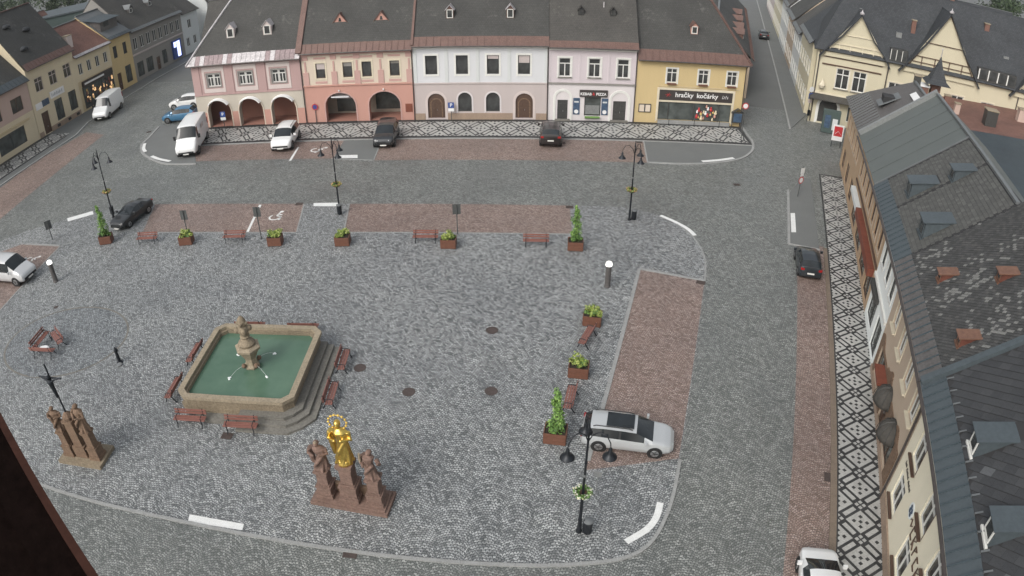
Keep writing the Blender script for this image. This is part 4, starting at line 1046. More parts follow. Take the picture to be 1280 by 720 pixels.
# ochre house, slate then sheet roof
q4 = right_house('ochre_house', 'ochre house with a long red shop fascia and a grey sheet metal roof', 38.0)
W, He = 18.75, 8.4; wu = [1.5 + i * 2.6 for i in range(7)]
front(q4, 0, W, 0, He, 'w_tandark', [rect(x, 4.7, 1.35, 2.1) for x in wu] + [rect(2.6, .4, 3.6, 2.2), rect(7.6, .4, 4.0, 2.2), rect(12.4, .4, 3.6, 2.2), rect(16.6, .4, 2.6, 2.2)], depth=.3)
body(q4, W, 13, He, 'w_tandark')
for x in wu: window(q4, x, 4.7, 1.35, 2.1, 'two', fmat='frame_brown', sur='w_tan', sw=.2, barw=.1)
for x, wd in ((2.6, 3.6), (7.6, 4.0), (12.4, 3.6), (16.6, 2.6)): window(q4, x, .4, wd, 2.2, 'two', fmat='frame_brown', pmat='pane_shop', name='shop_window')
MB().box(6.2, -.55, 2.85, 18.0, -.02, 3.5).build('shop_fascia', 'awning', q4); MB().box(.4, -.5, 2.9, 5.9, -.02, 3.35).build('shop_fascia', 'w_housewhite', q4)
strip(q4, 0, W, 3.9, 4.1, 'frame_brown', .12, 'string_course')
m = MB(); m.slab(slope_poly(0, 13.0, 6.1, He), .16); m.slab([(0, 12.2, He + 1.5), (W, 12.2, He + 1.5), (W, 6.1, He + 6.8 * KE), (0, 6.1, He + 6.8 * KE)], .16)
rf = m.build('roof', 'metal_greygreen', q4)
MB().tube([(0, -OV - .16, He - .12), (W, -OV - .16, He - .12)], .1, 6).build('gutter', 'gutter', rf)
m = MB(); m.slab(slope_poly(13.0, W, 6.1, He), .16); r2 = m.build('slate_roof', 'underlay', q4)
eave_sheets(r2, 13.1, W, He, OV, KE, 1.3, 'metal_blue', .72)
slates(r2, 13.1, W, .1, 6.0, He, OV, KE, .30, .30, ['slate_grey_0', 'slate_grey_1', 'slate_grey_2', 'slate_grey_3'], [3, 3, 2, 1], 0, 200, lambda a, s: far_from(a, s, [(17.4, 1.06, 1.5, 1.25)]))
dormer(r2, 17.4, 1.06, He, KE, OV, 1.5, 1.25, 'metal_blue', 'metal_blue', 'shed', trim='metal_blue')
dormer(r2, 18.4, 3.75, He, KE, OV, 1.25, 1.0, 'metal_blue', 'metal_blue', 'shed', trim='metal_blue')
MB().beam((13.0, -OV, He + .1), (13.0, 6.1, He + .1 + 6.8 * KE), .16, .1).build('seam', 'metal_grey', rf)
MB().beam((0, 6.1, He + 6.8 * KE + .08), (W, 6.1, He + 6.8 * KE + .08), .3, .18).build('ridge_cap', 'metal_grey', rf)
MB().beam((-.05, -OV, He + .25), (-.05, 6.1, He + .25 + 6.8 * KE), .42, .5).build('parapet', 'galvanised', rf)
for i in range(4): MB().beam((2.6 + i * 2.6, -OV, He + .03), (2.6 + i * 2.6, 6.0, He + .03 + 6.7 * KE), .03, .03).build('seam', 'metal_greygreen', rf)
# end house with seamed metal roof by the side street
q5 = right_house('corner_house', 'ochre corner house under a ribbed metal roof beside the side street', 53.0)
W, He = 14.9, 8.3; wu = [1.6 + i * 2.6 for i in range(5)]
front(q5, 0, W, 0, He, 'w_tandark', [rect(x, 4.7, 1.3, 2.0) for x in wu] + [rect(x, .5, 2.4, 2.3) for x in (2.6, 7.4, 12.2)], depth=.3)
body(q5, W, 11, He, 'w_tandark')
for x in wu: window(q5, x, 4.7, 1.3, 2.0, 'two', fmat='frame_brown', sur='w_tan', sw=.2, barw=.1)
for x in (2.6, 7.4, 12.2): window(q5, x, .5, 2.4, 2.3, 'two', fmat='frame_brown', pmat='pane_shop', name='shop_window')
zr = He + 6.0 * KE
m = MB(); m.slab([(-.3, -OV, He), (W, -OV, He), (W, 5.3, zr), (7.5, 5.3, zr)], .16); m.slab([(-.3, -OV, He), (7.5, 5.3, zr), (-.3, 11.4, He)], .16); m.slab([(-.3, 11.4, He), (W, 11.4, He), (W, 5.3, zr), (7.5, 5.3, zr)], .16)
rf = m.build('roof', 'metal_brown', q5)
for i in range(16): MB().beam((.3 + i * .9, -OV, He + .05), (.3 + i * .9, min(1.4, -OV + max(.3, i * .75)), He + .05 + (OV + min(1.4, -OV + max(.3, i * .75))) * KE), .06, .12).build('seam', 'metal_grey', rf)
MB().box(8.6, 1.9, He + 2.0, 10.2, 3.1, He + 3.3).build('roof_hatch', 'underlay', rf); MB().slab([(8.3, 1.4, He + 2.3), (10.5, 1.4, He + 2.3), (10.5, 3.6, He + 3.6), (8.3, 3.6, He + 3.6)], .08).build('roof_hatch', 'metal_grey', rf)
MB().beam((7.5, 5.3, zr + .1), (W, 5.3, zr + .1), .3, .2).build('ridge_cap', 'metal_grey', rf); MB().slab([(11.3, 4.2, zr - .6), (14.6, 4.2, zr - .6), (14.6, 4.8, zr - .2), (11.3, 4.8, zr - .2)], .1).build('snow_board', 'sign_white', rf)
chimney(rf, 7.4, 5.6, zr - 1.2, zr + .8, .7, 'frame_dark')

# ---------------- cream house with pointed gables across the side street ----------------
NA = R(-22.5)
n1 = empty('gabled_house', (41.6, 88.9, 0), NA, 'large cream house with tall pointed half-timbered gables and black roofs', 'house')
W, He = 42.0, 10.6
gb = [(5.2, 8.6, 16.2), (17.3, 10.4, 18.8), (33.0, 9.0, 17.6)]
wins = [(3.9, 5.4), (6.3, 5.4), (11.4, 4.9), (13.9, 4.9), (20.5, 5.0), (25.0, 5.0)]
front(n1, 0, W, 0, He, 'w_nouveau', [rect(x, z, 1.9, 2.9) for x, z in wins] + [arch(2.6, .2, 2.6, 3.6), rect(6.4, .9, 2.0, 2.2)], depth=.3)
body(n1, W, 14, He, 'w_nouveau')
for x, z in wins: window(n1, x, z, 1.9, 2.9, 'four', sur='cream_trim', sw=.18, sill='stone_grey', barw=.13)
door(n1, 2.6, .2, 2.6, 3.6, 'frame_dark', True, 'white_trim', .4); window(n1, 6.4, .9, 2.0, 2.2, 'two', pmat='pane_shop', name='shop_window')
rf = MB().slab([(-.6, -.6, He), (W, -.6, He), (W, 7, He + 9.4), (4, 7, He + 9.4)], .16).slab([(W, 14.5, He), (-.6, 14.5, He), (4, 7, He + 9.4), (W, 7, He + 9.4)], .16).slab([(-.6, 14.5, He), (-.6, -.6, He), (4, 7, He + 9.4)], .16).build('roof', 'slate_black', n1, uv=True)
for gx, gw, gz in gb:
    g = MB().add([(gx - gw / 2, -.25, He - .8), (gx + gw / 2, -.25, He - .8), (gx + gw / 2 - .4, -.25, He + .4), (gx, -.25, gz), (gx - gw / 2 + .4, -.25, He + .4)], [(0, 1, 2, 3, 4)]).build('gable', 'w_nouveau', n1)
    m = MB(); yr = 7.0
    for s_ in (-1, 1):
        prof = [(gx + s_ * (gw / 2 + .75), He - .9), (gx + s_ * (gw / 2 - .25), He + .55), (gx + s_ * gw * .27, He + (gz - He) * .42), (gx, gz + .15)]
        for (xa, za), (xb, zb) in zip(prof, prof[1:]): m.slab([(xa, -.75, za), (xb, -.75, zb), (xb, yr, zb), (xa, yr, za)], .16)
    m.build('gable_roof', 'slate_black', g, uv=True)
    t = MB()
    for s_ in (-1, 1): t.beam((gx + s_ * gw * .27, -.33, He + (gz - He) * .40), (gx, -.33, gz - .3), .22, .1); t.beam((gx + s_ * (gw / 2 - .6), -.33, He + .3), (gx + s_ * gw * .27, -.33, He + (gz - He) * .40), .2, .1)
    for f in (.10, .2, .45): t.beam((gx - gw * (.46 - .42 * f), -.32, He + (gz - He) * f), (gx + gw * (.46 - .42 * f), -.32, He + (gz - He) * f), .13, .1)
    for f in (-.28, -.1, .1, .28): t.beam((gx + gw * f, -.31, He + .3), (gx + gw * f, -.31, He + (gz - He) * .2), .13, .1)
    t.build('timber', 'frame_brown' if gw > 9 else 'cream_trim', g)
    MB().lathe([(.3, 0), (.34, .18), (.1, .4), (.02, .7)], 8, (gx, -.5, gz + .1)).build('finial', 'zinc_white', g)
for x0, x1, n in ((9.9, 12.3, 3), (22.6, 28.3, 4)):
    d = MB().box(x0, -.45, He + .25, x1, 3.0, He + 1.9).build('dormer_band', 'frame_dark', n1)
    for i in range(n):
        cx = x0 + (i + .5) * (x1 - x0) / n; ww = (x1 - x0) / n
        MB().box(cx - ww * .36, -.5, He + .5, cx + ww * .36, -.452, He + 1.75).build('window', 'pane', d)
        MB().box(cx - ww * .5 + .02, -.56, He + .4, cx - ww * .38, -.452, He + 1.85).build('mullion', 'white_trim', d)
strip(n1, 0, W, 4.3, 4.55, 'cream_trim', .16, 'string_course'); strip(n1, .8, 9.2, 8.5, 8.7, 'frame_brown', .1, 'moulding'); strip(n1, .8, 9.2, 9.6, 9.72, 'frame_brown', .1, 'moulding')
MB().slab([(-.3, -1.5, 3.75), (7.0, -1.5, 3.75), (7.0, 0, 4.3), (-.3, 0, 4.3)], .1).build('porch_roof', 'slate_brown', n1, uv=True)
for x in (.3, 10.0, 29.3): MB().tube([(x, -.12, He - .3), (x, -.12, .1)], .09, 6).build('downpipe', 'gutter', n1)
for x in (1.2, 8.8): MB().lathe([(.35, 0), (.5, .4), (.25, .9), (.05, 1.3)], 8, (x, -.35, 5.2)).build('ornament', 'cream_trim', n1)
chimney(rf, 13.0, 3.0, He + 3.0, He + 6.0, .6); chimney(rf, 24.0, 5.0, He + 4.5, He + 7.6, .7)
for x, y in ((11.0, 2.2), (27.0, 2.6)): MB().box(x - .4, y - .3, He + 3.2, x + .4, y + .3, He + 3.9).build('roof_window', 'galvanised', rf)
# turret, brick yard wall and low roofs behind the right row
tr = empty('chimney_turret', RP(52.3, 9.4), RRZ, 'small dark pyramid roof on a red brick shaft behind the metal roof', 'turret')
MB().box(-.55, -.55, 0, .55, .55, 12.2).build('shaft', 'brick_red', tr); MB().lathe([(2.1, 0), (1.35, .45), (.6, 1.7), (.25, 2.5), (.02, 3.2)], 4, (0, 0, 12.2), rot=PI / 4).build('pyramid_roof', 'slate_black', tr, uv=True)
MB().lathe([(.05, 0), (.04, .7), (.1, .8), (.02, 1.0)], 8, (0, 0, 15.3)).build('finial', 'zinc_white', tr)
c_ = MB().box(-.75, -2.2, 0, .75, -.9, 11.6).build('chimney', 'brick_red', tr); MB().box(-.85, -2.3, 11.601, .85, -.8, 11.8).build('chimney_cap', 'sign_white', c_)
yd = empty('yard_building', RP(70.5, 12.0), RRZ, 'low yard building with a reddish brown roof and brick chimneys', 'outbuilding')
MB().box(0, 0, 0, 19, 30, 6.9).build('wall', 'brick_red', yd); r_ = MB().slab([(-.3, -.4, 7.2), (19.3, -.4, 7.2), (19.3, 30, 8.8), (-.3, 30, 8.8)], .15).build('roof', 'tile_brown', yd, uv=True)
chimney(r_, 13.5, 6.5, 7, 9.6, 1.5, 'frame_dark'); chimney(r_, 8.5, 12.5, 7.5, 9.6, 1.1, 'w_pinkhouse'); chimney(r_, 6.0, 2.5, 7, 8.6, .8); chimney(r_, 10.5, 2.8, 7, 8.8, .7, 'w_pinkhouse')
tp = empty('flat_roof_building', RP(51.3, 11.0), RRZ, 'low building with a smooth dark blue roof behind the slate ridge', 'outbuilding')
MB().box(0, 0, 0, 21, 22, 7.4).build('wall', 'w_grey', tp); r_ = MB().slab([(-.2, -.6, 7.6), (21.2, -.6, 7.6), (21.2, 22, 8.8), (-.2, 22, 8.8)], .2).build('roof', 'tarp_blue', tp, uv=True)
MB().beam((-.2, -.6, 7.75), (21.2, -.6, 7.75), .2, .14).build('eave_rail', 'metal_grey', r_)
tq = empty('lean_to', RP(29.5, 11.0), RRZ, 'small lean-to with a green sheet roof and pink wall behind the slate ridge', 'outbuilding')
MB().box(0, 0, 0, 7, 9, 7.6).build('wall', 'w_pinkhouse', tq); MB().slab([(-.3, -.3, 7.9), (7.3, -.3, 7.9), (7.3, 9, 9.0), (-.3, 9, 9.0)], .12).build('roof', 'metal_greygreen', tq)

# ---------------- plain row houses along the streets ----------------
def row_house(name, label, loc, rz, W, D, He, rise, wall, rmat, rows, lower=None, zs=None, eave=None, ew=.8, hl=0, hr=0, dorm=(), chim=(), ridge='metal_grey', fmat='frame_white', sur=None, doors=(), shops=(), style='two'):
    o = empty(name, loc, rz, label, 'house')
    holes = [rect(x, z, wd, h) for z, wd, h, xs in rows for x in xs] + [rect(x, .15, wd, h) for x, wd, h in doors] + [rect(x, z, wd, h) for x, z, wd, h in shops]
    zs = zs or He
    lo = [h for h in holes if h[0][1] < zs]; hi = [h for h in holes if h[0][1] >= zs]
    front(o, 0, W, 0, zs, lower or wall, lo)
    if zs < He: front(o, 0, W, zs, He, wall, hi, name='upper_wall')
    body(o, W, D, He, wall, gable=None if hl or hr else (D / 2, He + rise))
    for z, wd, h, xs in rows:
        for x in xs: window(o, x, z, wd, h, style, fmat=fmat, sur=sur, sw=.15, barw=.1)
    for x, wd, h in doors: door(o, x, .15, wd, h, 'frame_brown')
    for x, z, wd, h in shops: window(o, x, z, wd, h, 'two', fmat='frame_dark', pmat='pane_shop', name='shop_window')
    rf, k = roof(o, -.02, W + .02, D, He, rise, rmat, hl, hr, eave=eave, ew=ew, ridge=ridge)
    for x, y, kind, wm, rm in dorm: dormer(rf, x, y, He, k, .55, 1.3, 1.0, wm, rm, kind)
    for x, y, wd in chim: chimney(rf, x, y, He + rise * .5, He + rise + 1.3, wd)
    return o, rf
# left row
l0, rf = row_house('shop_house', 'pinkish plaster shop house with dark display windows and slate roof', LP(-14), LA, 23.4, 13, 9.6, 6.5, 'w_pinkhouse', 'slate_far',
    [(5.7, 2.6, 2.2, [2.5, 6.5, 10.8, 15.2, 20.2])], 'w_yellowpale', 4.9, 'metal_blue', 1.3, dorm=[(18.5, 2.2, 'tri', 'frame_dark', 'slate_brown'), (9.0, 2.2, 'tri', 'frame_dark', 'slate_brown')], fmat='frame_brown', shops=[(3, .8, 4, 2.2), (9, .8, 4, 2.2), (17.4, .9, 6.4, 2.6)])
strip(l0, 1, 22, 3.8, 4.15, 'w_ochre', .18, 'shop_fascia')
l1, rf = row_house('yellow_house', 'yellow house with three upper windows, white sign boards and red eaves', LP(9.5), LA, 12.1, 15, 11.0, 9.0, 'w_yellowpale', 'slate_far',
    [(7.0, 1.9, 2.2, [2.6, 6.2, 10.0])], None, None, 'copper_red', 1.2, ridge='copper_red', fmat='w_greypink', style='four', doors=[(2.4, 1.8, 3.5)], shops=[(6.2, 1.1, 2.1, 3.4), (10.0, 1.4, 2.1, 3.2)])
for x, y in ((3.0, 2.0), (6.6, 4.2), (3.5, 5.4)): 
    z = 11.0 + (y + .55) * 9.0 / 8.05; m = MB(); m.lathe([(.9, 0), (.75, .35), (.3, .55), (.01, .6)], 10, (x, y, z - .1), 1, .8); m.build('eyebrow_dormer', 'slate_black', rf, smooth=True, uv=True)
MB().box(.6, -.08, 4.4, 2.2, -.01, 5.4).build('sign_board', 'sign_white', l1); MB().box(2.25, -.08, 4.5, 4.0, -.01, 5.5).build('sign_board', 'poster_blue', l1); sb = MB().box(4.5, -.08, 5.0, 8.2, -.01, 6.1).build('sign_board', 'sign_white', l1)
m = MB()
for i in range(9): m.beam((4.9 + i * .33, -.09, 5.3), (4.98 + i * .33, -.09, 5.8 - .12 * (i % 2)), .09, .02)
m.build('lettering', 'poster_blue', sb, kind='stuff')
strip(l1, .1, 1.1, 0, .9, 'plinth', .08, 'plinth'); strip(l1, 3.2, 11.3, 0, .9, 'plinth', .08, 'plinth')
for x in (5.0, 8.0, 10.4): MB().box(x - .4, -.1, .25, x + .4, -.082, .7).build('cellar_window', 'pane', l1)
l2, rf = row_house('shop_house', 'yellow house with a brightly lit shop window under a dark sign', LP(21.6), LA, 10.6, 13, 9.5, 5.0, 'w_yellowpale', 'tile_brown',
    [(6.3, 1.15, 1.9, [1.5, 4.0, 6.5, 9.0])], 'w_ochre', 5.3, 'zinc_white', .5, fmat='frame_white')
MB().box(.9, -.45, 4.2, 9.8, -.02, 5.1).build('shop_sign', 'sign_dark', l2); MB().box(1.2, -.5, 4.5, 7.0, -.452, 4.8).build('sign_band', 'sign_white', l2)
MB().box(.8, -.06, .4, 10.2, -.01, 4.18).build('shop_frame', 'frame_dark', l2)
for i in range(5):
    x = 1.0 + i * 1.8; sw_ = MB().box(x, -.10, 1.0, x + 1.6, -.062, 3.9).build('shop_window', 'pane_shop', l2)
    for j in range(16): a_ = x + .05 + rnd.uniform(0, 1.3); b_ = 1.0 + rnd.uniform(0, 2.3); MB().box(a_, -.16 - j * .003, b_, a_ + rnd.uniform(.15, .4), -.102, b_ + rnd.uniform(.25, .7)).build('goods', ['glow_warm', 'sign_dark', 'petal', 'wood_bench', 'frame_brown', 'awning', 'glow_warm'][rnd.randrange(7)], sw_)  # some goods emit warm light themselves, standing in for the shop's display lighting
chimney(rf, 2.0, 2.2, 10.5, 13.2, 1.3, 'w_palepink')
l3, rf = row_house('narrow_house', 'narrow yellow house with a brown door and a metal dormer roof', LP(32.2), LA, 6.9, 13, 10.0, 5.0, 'w_yellow', 'metal_grey',
    [(6.2, 1.2, 2.2, [1.6, 4.8])], None, None, 'metal_blue', .6, fmat='frame_dark', doors=[(1.6, 1.3, 3.2)], shops=[(4.7, .8, 2.0, 3.2)])
MB().box(.4, 1.5, 11.0, 5.8, 5.5, 13.4).build('roof_dormer', 'metal_brown', rf); MB().slab([(0, 1.0, 13.3), (6.3, 1.0, 13.3), (6.3, 7.5, 14.4), (0, 7.5, 14.4)], .12).build('roof_dormer', 'metal_blue', rf); MB().box(1.5, 1.44, 12.2, 3.0, 1.498, 13.1).build('window', 'pane', rf)
l4, rf = row_house('grey_house', 'long grey house with a glowing blue white shop sign', LP(39.1), LA, 19.5, 15, 9.6, 7.6, 'w_grey', 'slate_brown',
    [(6.0, 1.4, 2.3, [1.6 + i * 2.33 for i in range(8)])], None, None, 'metal_grey', .6, dorm=[(5.5, 2.6, 'gable', 'metal_brown', 'metal_grey'), (12.5, 2.6, 'gable', 'metal_brown', 'metal_grey')], fmat='frame_white', doors=[(8.6, 1.4, 2.6)], shops=[(2.0, .7, 2.2, 2.8), (5.4, .7, 2.4, 2.8), (11.2, .7, 1.8, 2.8)])
sg = MB().box(14.2, -.4, .6, 17.6, -.02, 4.4).build('light_sign', 'sign_blue', l4); MB().box(15.7, -.47, .9, 16.9, -.402, 4.1).build('light_panel', 'glow_blue', sg); MB().box(14.5, -.47, 3.0, 15.4, -.402, 4.1).build('light_panel', 'glow_blue', sg)
strip(l4, 0, 19.5, 5.0, 5.3, 'w_greypink', .15, 'string_course')
row_house('pale_house', 'pale house with small windows at the street end past the grey house', LP(69.0, -1.0), R(62), 30, 12, 9.6, 5, 'w_housewhite', 'slate_brown', [(5.8, 1.5, 2.0, [3, 5.6, 12, 15, 21, 25]), (1.4, 1.5, 2.0, [5, 9, 14, 20, 25])], 'w_greypink', 4.6, ridge='metal_grey')
row_house('pale_house', 'white gable-end house beyond the grey house with a single square window', LP(58.8, .3), LA, 7.5, 13, 9.0, 5.5, 'w_housewhite', 'slate_brown', [(5.4, 1.5, 1.9, [3.6]), (1.6, 1.3, 1.9, [2.2, 5.2])])
row_house('brown_house', 'ochre plaster house in the street behind the hipped arcade roof', (-51.0, 108.0, 0), R(4), 12.0, 12, 8.0, 6, 'w_ochre', 'slate_brown', [(5, 1.2, 1.7, [2, 5, 8, 11])])
# side street houses, east side
SD = Vector((0.289, 0.957)); SZ = math.atan2(-SD.y, -SD.x)
def SP(d, s=0.0): p = Vector((41.5, 89.5)) + SD * d + Vector((SD.y, -SD.x)) * s; return Vector((p.x, p.y, 0))
specs = [(18.0, 15.0, 'w_nouveau', 'cream house with corner turret windows in the side street', 10.5, 'slate_black'), (30.5, 12.3, 'w_housewhite', 'white house between two brown houses in the side street', 9.0, 'slate_brown'), (44, 13.3, 'w_tan', 'tan narrow house in the side street with grey roof', 9.4, 'slate_far'), (62, 17.8, 'w_housewhite', 'second white house further up the side street', 10, 'slate_brown'), (86, 23.8, 'w_nouveau', 'yellow house high up the side street', 9, 'slate_far'), (116, 29.8, 'w_greypink', 'grey pink house at the far end of the side street', 10, 'slate_brown')]
for d, W_, wm, lb, he, rm in specs:
    n = max(2, int(W_ / 3)); xs = [(i + .5) * W_ / n for i in range(n)]
    row_house('street_house', lb, SP(d), SZ, W_, 12, he, 6, wm, rm, [(5.6, 1.3, 2.0, xs), (1.2, 1.3, 2.0, xs)], sur='white_trim', eave='metal_grey', ew=.6)
slab_struct('pavement', [SP(-6, -2.6), SP(140, -2.4), SP(140, .3), SP(2, .3)], 0, .1, 'asphalt'); kerb('kerb', [SP(-6, -2.7), SP(140, -2.5)], .25, 0, .12)
# building behind the toy shop along the street, red trimmed dormers
row_house('low_house', 'long low house with red trimmed dormers behind the yellow corner house', (35.2, 98.2, 0), SZ + PI, 55, 11, 6.0, 5.5, 'w_tan', 'slate_far', [(2.6, 1.3, 1.8, [3 + 4 * i for i in range(13)])], eave='copper_red', ew=.7, dorm=[(8, 1.2, 'gable', 'copper_red', 'copper_red'), (14, 1.2, 'gable', 'copper_red', 'copper_red'), (22, 1.2, 'gable', 'copper_red', 'copper_red'), (30, 1.2, 'gable', 'copper_red', 'copper_red')])
# roofs and trees beyond
for i, (x, y, W_, D_, he, rm, wm, rz, lb) in enumerate([(-128, 112, 26, 14, 10.5, 'tile_orange', 'w_yellowpale', 75, 'house with bright orange tiled roof behind the yellow house'), (-128, 140, 18, 11, 5.5, 'tile_brown', 'w_housewhite', 80, 'house with dull red tiled roof behind the lit shop'),
        (-130, 162, 14, 10, 4.5, 'tile_brown', 'w_housewhite', 85, 'small house with brown tiled roof further behind the lit shop'), (-150, 110, 30, 14, 10, 'tile_orange', 'w_housewhite', 70, 'long house with orange roof at the edge of the wood'),
        (105, 104, 26, 14, 9, 'slate_brown', 'w_pinkhouse', -30, 'pink house with a white chimney beyond the black roofs'), (98, 150, 24, 14, 8, 'slate_black', 'w_housewhite', -20, 'house with black roof beyond the pointed gables')]):
    n = int(W_ / 4); row_house('far_house', lb, (x, y, 0), R(rz), W_, D_, he, 6.5, wm, rm, [(he - 3, 1.3, 1.8, [(j + .5) * W_ / n for j in range(n)])], chim=[(W_ * .3, D_ * .4, .9)])
hl_ = empty('market_hall', (-112, 176, 0), R(20), 'dark green flat hall with a white swoosh emblem on its wall', 'hall')
MB().box(-26, 0, 0, 26, 20, 9).build('wall', 'hall_green', hl_); MB().box(-26.4, -.4, 9, 26.4, 20.4, 9.4).build('roof', 'metal_blue', hl_)
m = MB(); m.tube([(8, -.2, 3.5), (9.5, -.2, 6.4), (11.2, -.2, 7.2)], [.5, .9, .3], 6); m.tube([(11.5, -.2, 4.2), (12.4, -.2, 5.8), (12.2, -.2, 7.0)], [.7, .8, .2], 6); m.build('emblem', 'sign_white', hl_)
def leaves(m, c, rad, n, size, squash=1.0, rng=rnd, shell=.55):
    for _ in range(n):
        while True:
            d = Vector((rng.uniform(-1, 1), rng.uniform(-1, 1), rng.uniform(-1, 1)))
            if .02 < d.length < 1: break
        d = d.normalized() * (shell + (1 - shell) * rng.random()); p = Vector(c) + Vector((d.x * rad, d.y * rad, d.z * rad * squash))
        nn = (d + Vector((rng.uniform(-.7, .7), rng.uniform(-.7, .7), rng.uniform(-.2, .9)))).normalized(); a = nn.orthogonal().normalized(); a.rotate(Matrix.Rotation(rng.uniform(0, 6.3), 3, nn)); b2 = nn.cross(a); s = size * rng.uniform(.6, 1.3)
        m.quad(p - a * s, p + b2 * s * .6, p + a * s, p - b2 * s * .6)
def tree(loc, h, r, label, seed):
    rg = random.Random(seed); o = empty('broadleaf_tree', loc, 0, label, 'tree', 'trees beyond the roofs')
    t = MB(); t.tube([(0, 0, 0), (.1, 0, h * .3), (0, .1, h * .6)], [.4, .3, .15], 7)
    for a in range(5): t.tube([(0, 0, h * (.3 + .06 * a)), (math.cos(a * 1.9) * r * .5, math.sin(a * 1.9) * r * .5, h * (.5 + .06 * a))], [.15, .05], 5)
    t.build('trunk', 'bark', o); m = MB()
    for i in range(14):
        a = rg.uniform(0, 6.3); q = rg.uniform(0, .75); leaves(m, (math.cos(a) * r * q, math.sin(a) * r * q, h * rg.uniform(.45, .92)), r * rg.uniform(.3, .5), 130, .38, .8, rg, .3)
    m.build('crown', 'leaf_dark', o)
ti = 0
for i in range(18):
    tree((-235 + i * 9.5 + rnd.uniform(-3, 3), 188 + (i % 3) * 12 + i * 2, 0), rnd.uniform(13, 18), rnd.uniform(7, 9), 'dark leafy tree in the wood behind the orange and brown roofs', i)
for i in range(9):
    tree((112 + i * 10, 180 + (i % 3) * 10, 0), rnd.uniform(15, 19), rnd.uniform(8, 10), 'dark leafy tree rising behind the pink house and black roofs', 40 + i)
# ================================================================== ON THE SQUARE
def fused(mb, vox, name, mat):
    """grow separate volumes into one continuous carved surface"""
    me = mb.mesh('tmp', mat); o = bpy.data.objects.new('tmp', me); COL.objects.link(o)
    md = o.modifiers.new('r', 'REMESH'); md.mode = 'VOXEL'; md.voxel_size = vox
    sm = o.modifiers.new('s', 'SMOOTH'); sm.iterations = 1; sm.factor = .4
    dg = bpy.context.evaluated_depsgraph_get(); out = bpy.data.meshes.new_from_object(o.evaluated_get(dg)); out.name = name
    out.materials.clear(); out.materials.append(MATS[mat]); out.polygons.foreach_set('use_smooth', [True] * len(out.polygons))
    bpy.data.objects.remove(o); return out
def figure(h, mat, seed=0, hold=0, name='figure', lean=0.0):
    """a robed standing saint, one continuous surface"""
    rg = random.Random(seed); m = MB(); n = 44
    prof = [(.150, 0), (.142, .06), (.120, .2), (.104, .38), (.088, .52), (.10, .6), (.118, .7), (.120, .765), (.075, .82), (.036, .845), (.036, .87)]
    o = len(m.v)
    for r, z in prof:
        for k in range(n):
            a = 2 * PI * k / n; fold = 1 + (.24 * math.sin(6 * a + seed + z * 4) + .12 * math.sin(11 * a - z * 9 + seed)) * max(.12, .78 - z)
            m.v.append((r * h * fold * math.cos(a) * 1.12 + lean * math.sin(z * 3.2) * h * .1, r * h * fold * math.sin(a) * .85, z * h))
    for i in range(len(prof) - 1):
        for k in range(n): m.f.append([o + i * n + k, o + i * n + (k + 1) % n, o + (i + 1) * n + (k + 1) % n, o + (i + 1) * n + k]); m.mi.append(0)
    m.f.append([o + k for k in range(n)][::-1]); m.mi.append(0); m.f.append([o + (len(prof) - 1) * n + k for k in range(n)]); m.mi.append(0)
    m.ball((0, -.012 * h, .935 * h), .060 * h, 12, 9, 1.3); m.ball((0, .016 * h, .945 * h), .066 * h, 10, 8, 1.15); m.ball((0, -.072 * h, .93 * h), .014 * h, 6, 5); m.tube([(0, 0, .80 * h), (0, 0, .90 * h)], .04 * h, 10)
    for s in (-1, 1):
        sh = Vector((s * .165 * h, 0, .76 * h))
        if hold == 0: el = Vector((s * .20 * h, -.02 * h, .60 * h)); ha = Vector((s * .06 * h, -.15 * h, .66 * h))
        elif hold == 1: el = Vector((s * .22 * h, -.03 * h, .61 * h)); ha = Vector((s * .14 * h, -.2 * h, .70 * h)) if s > 0 else Vector((-.02 * h, -.16 * h, .60 * h))
        else: el = Vector((s * .24 * h, -.02 * h, .62 * h)); ha = Vector((s * .27 * h, -.12 * h, .78 * h)) if s > 0 else Vector((s * .08 * h, -.16 * h, .55 * h))
        m.tube([sh, el, ha], [.050 * h, .046 * h, .028 * h], 8); m.ball(tuple(ha), .03 * h, 8, 6)
    m.tube([(-.15 * h, .05 * h, .75 * h), (-.19 * h, .08 * h, .45 * h), (-.17 * h, .10 * h, .12 * h)], [.06 * h, .07 * h, .06 * h], 8)
    m.tube([(.12 * h, -.10 * h, .62 * h), (0, -.15 * h, .42 * h), (-.1 * h, -.12 * h, .2 * h)], [.04 * h, .05 * h, .03 * h], 8)
    return fused(m, h * .0105, name, mat)
def pedestal(parent, x, y, z0, h, wd, mat, name='pedestal'):
    """base, shaft and cap with mouldings, square on plan"""
    m = MB()
    for a, b2, c in ((0, .10, 1.16), (.10, .14, 1.06), (.14, .38, .96), (.38, .42, 1.06), (.42, .46, .86), (.46, .88, .70), (.88, .93, .82), (.93, 1.0, .92)):
        s = wd * c / 2; m.box(x - s, y - s, z0 + a * h + (.001 if a else 0), x + s, y + s, z0 + b2 * h)
    return m.build(name, mat, parent)
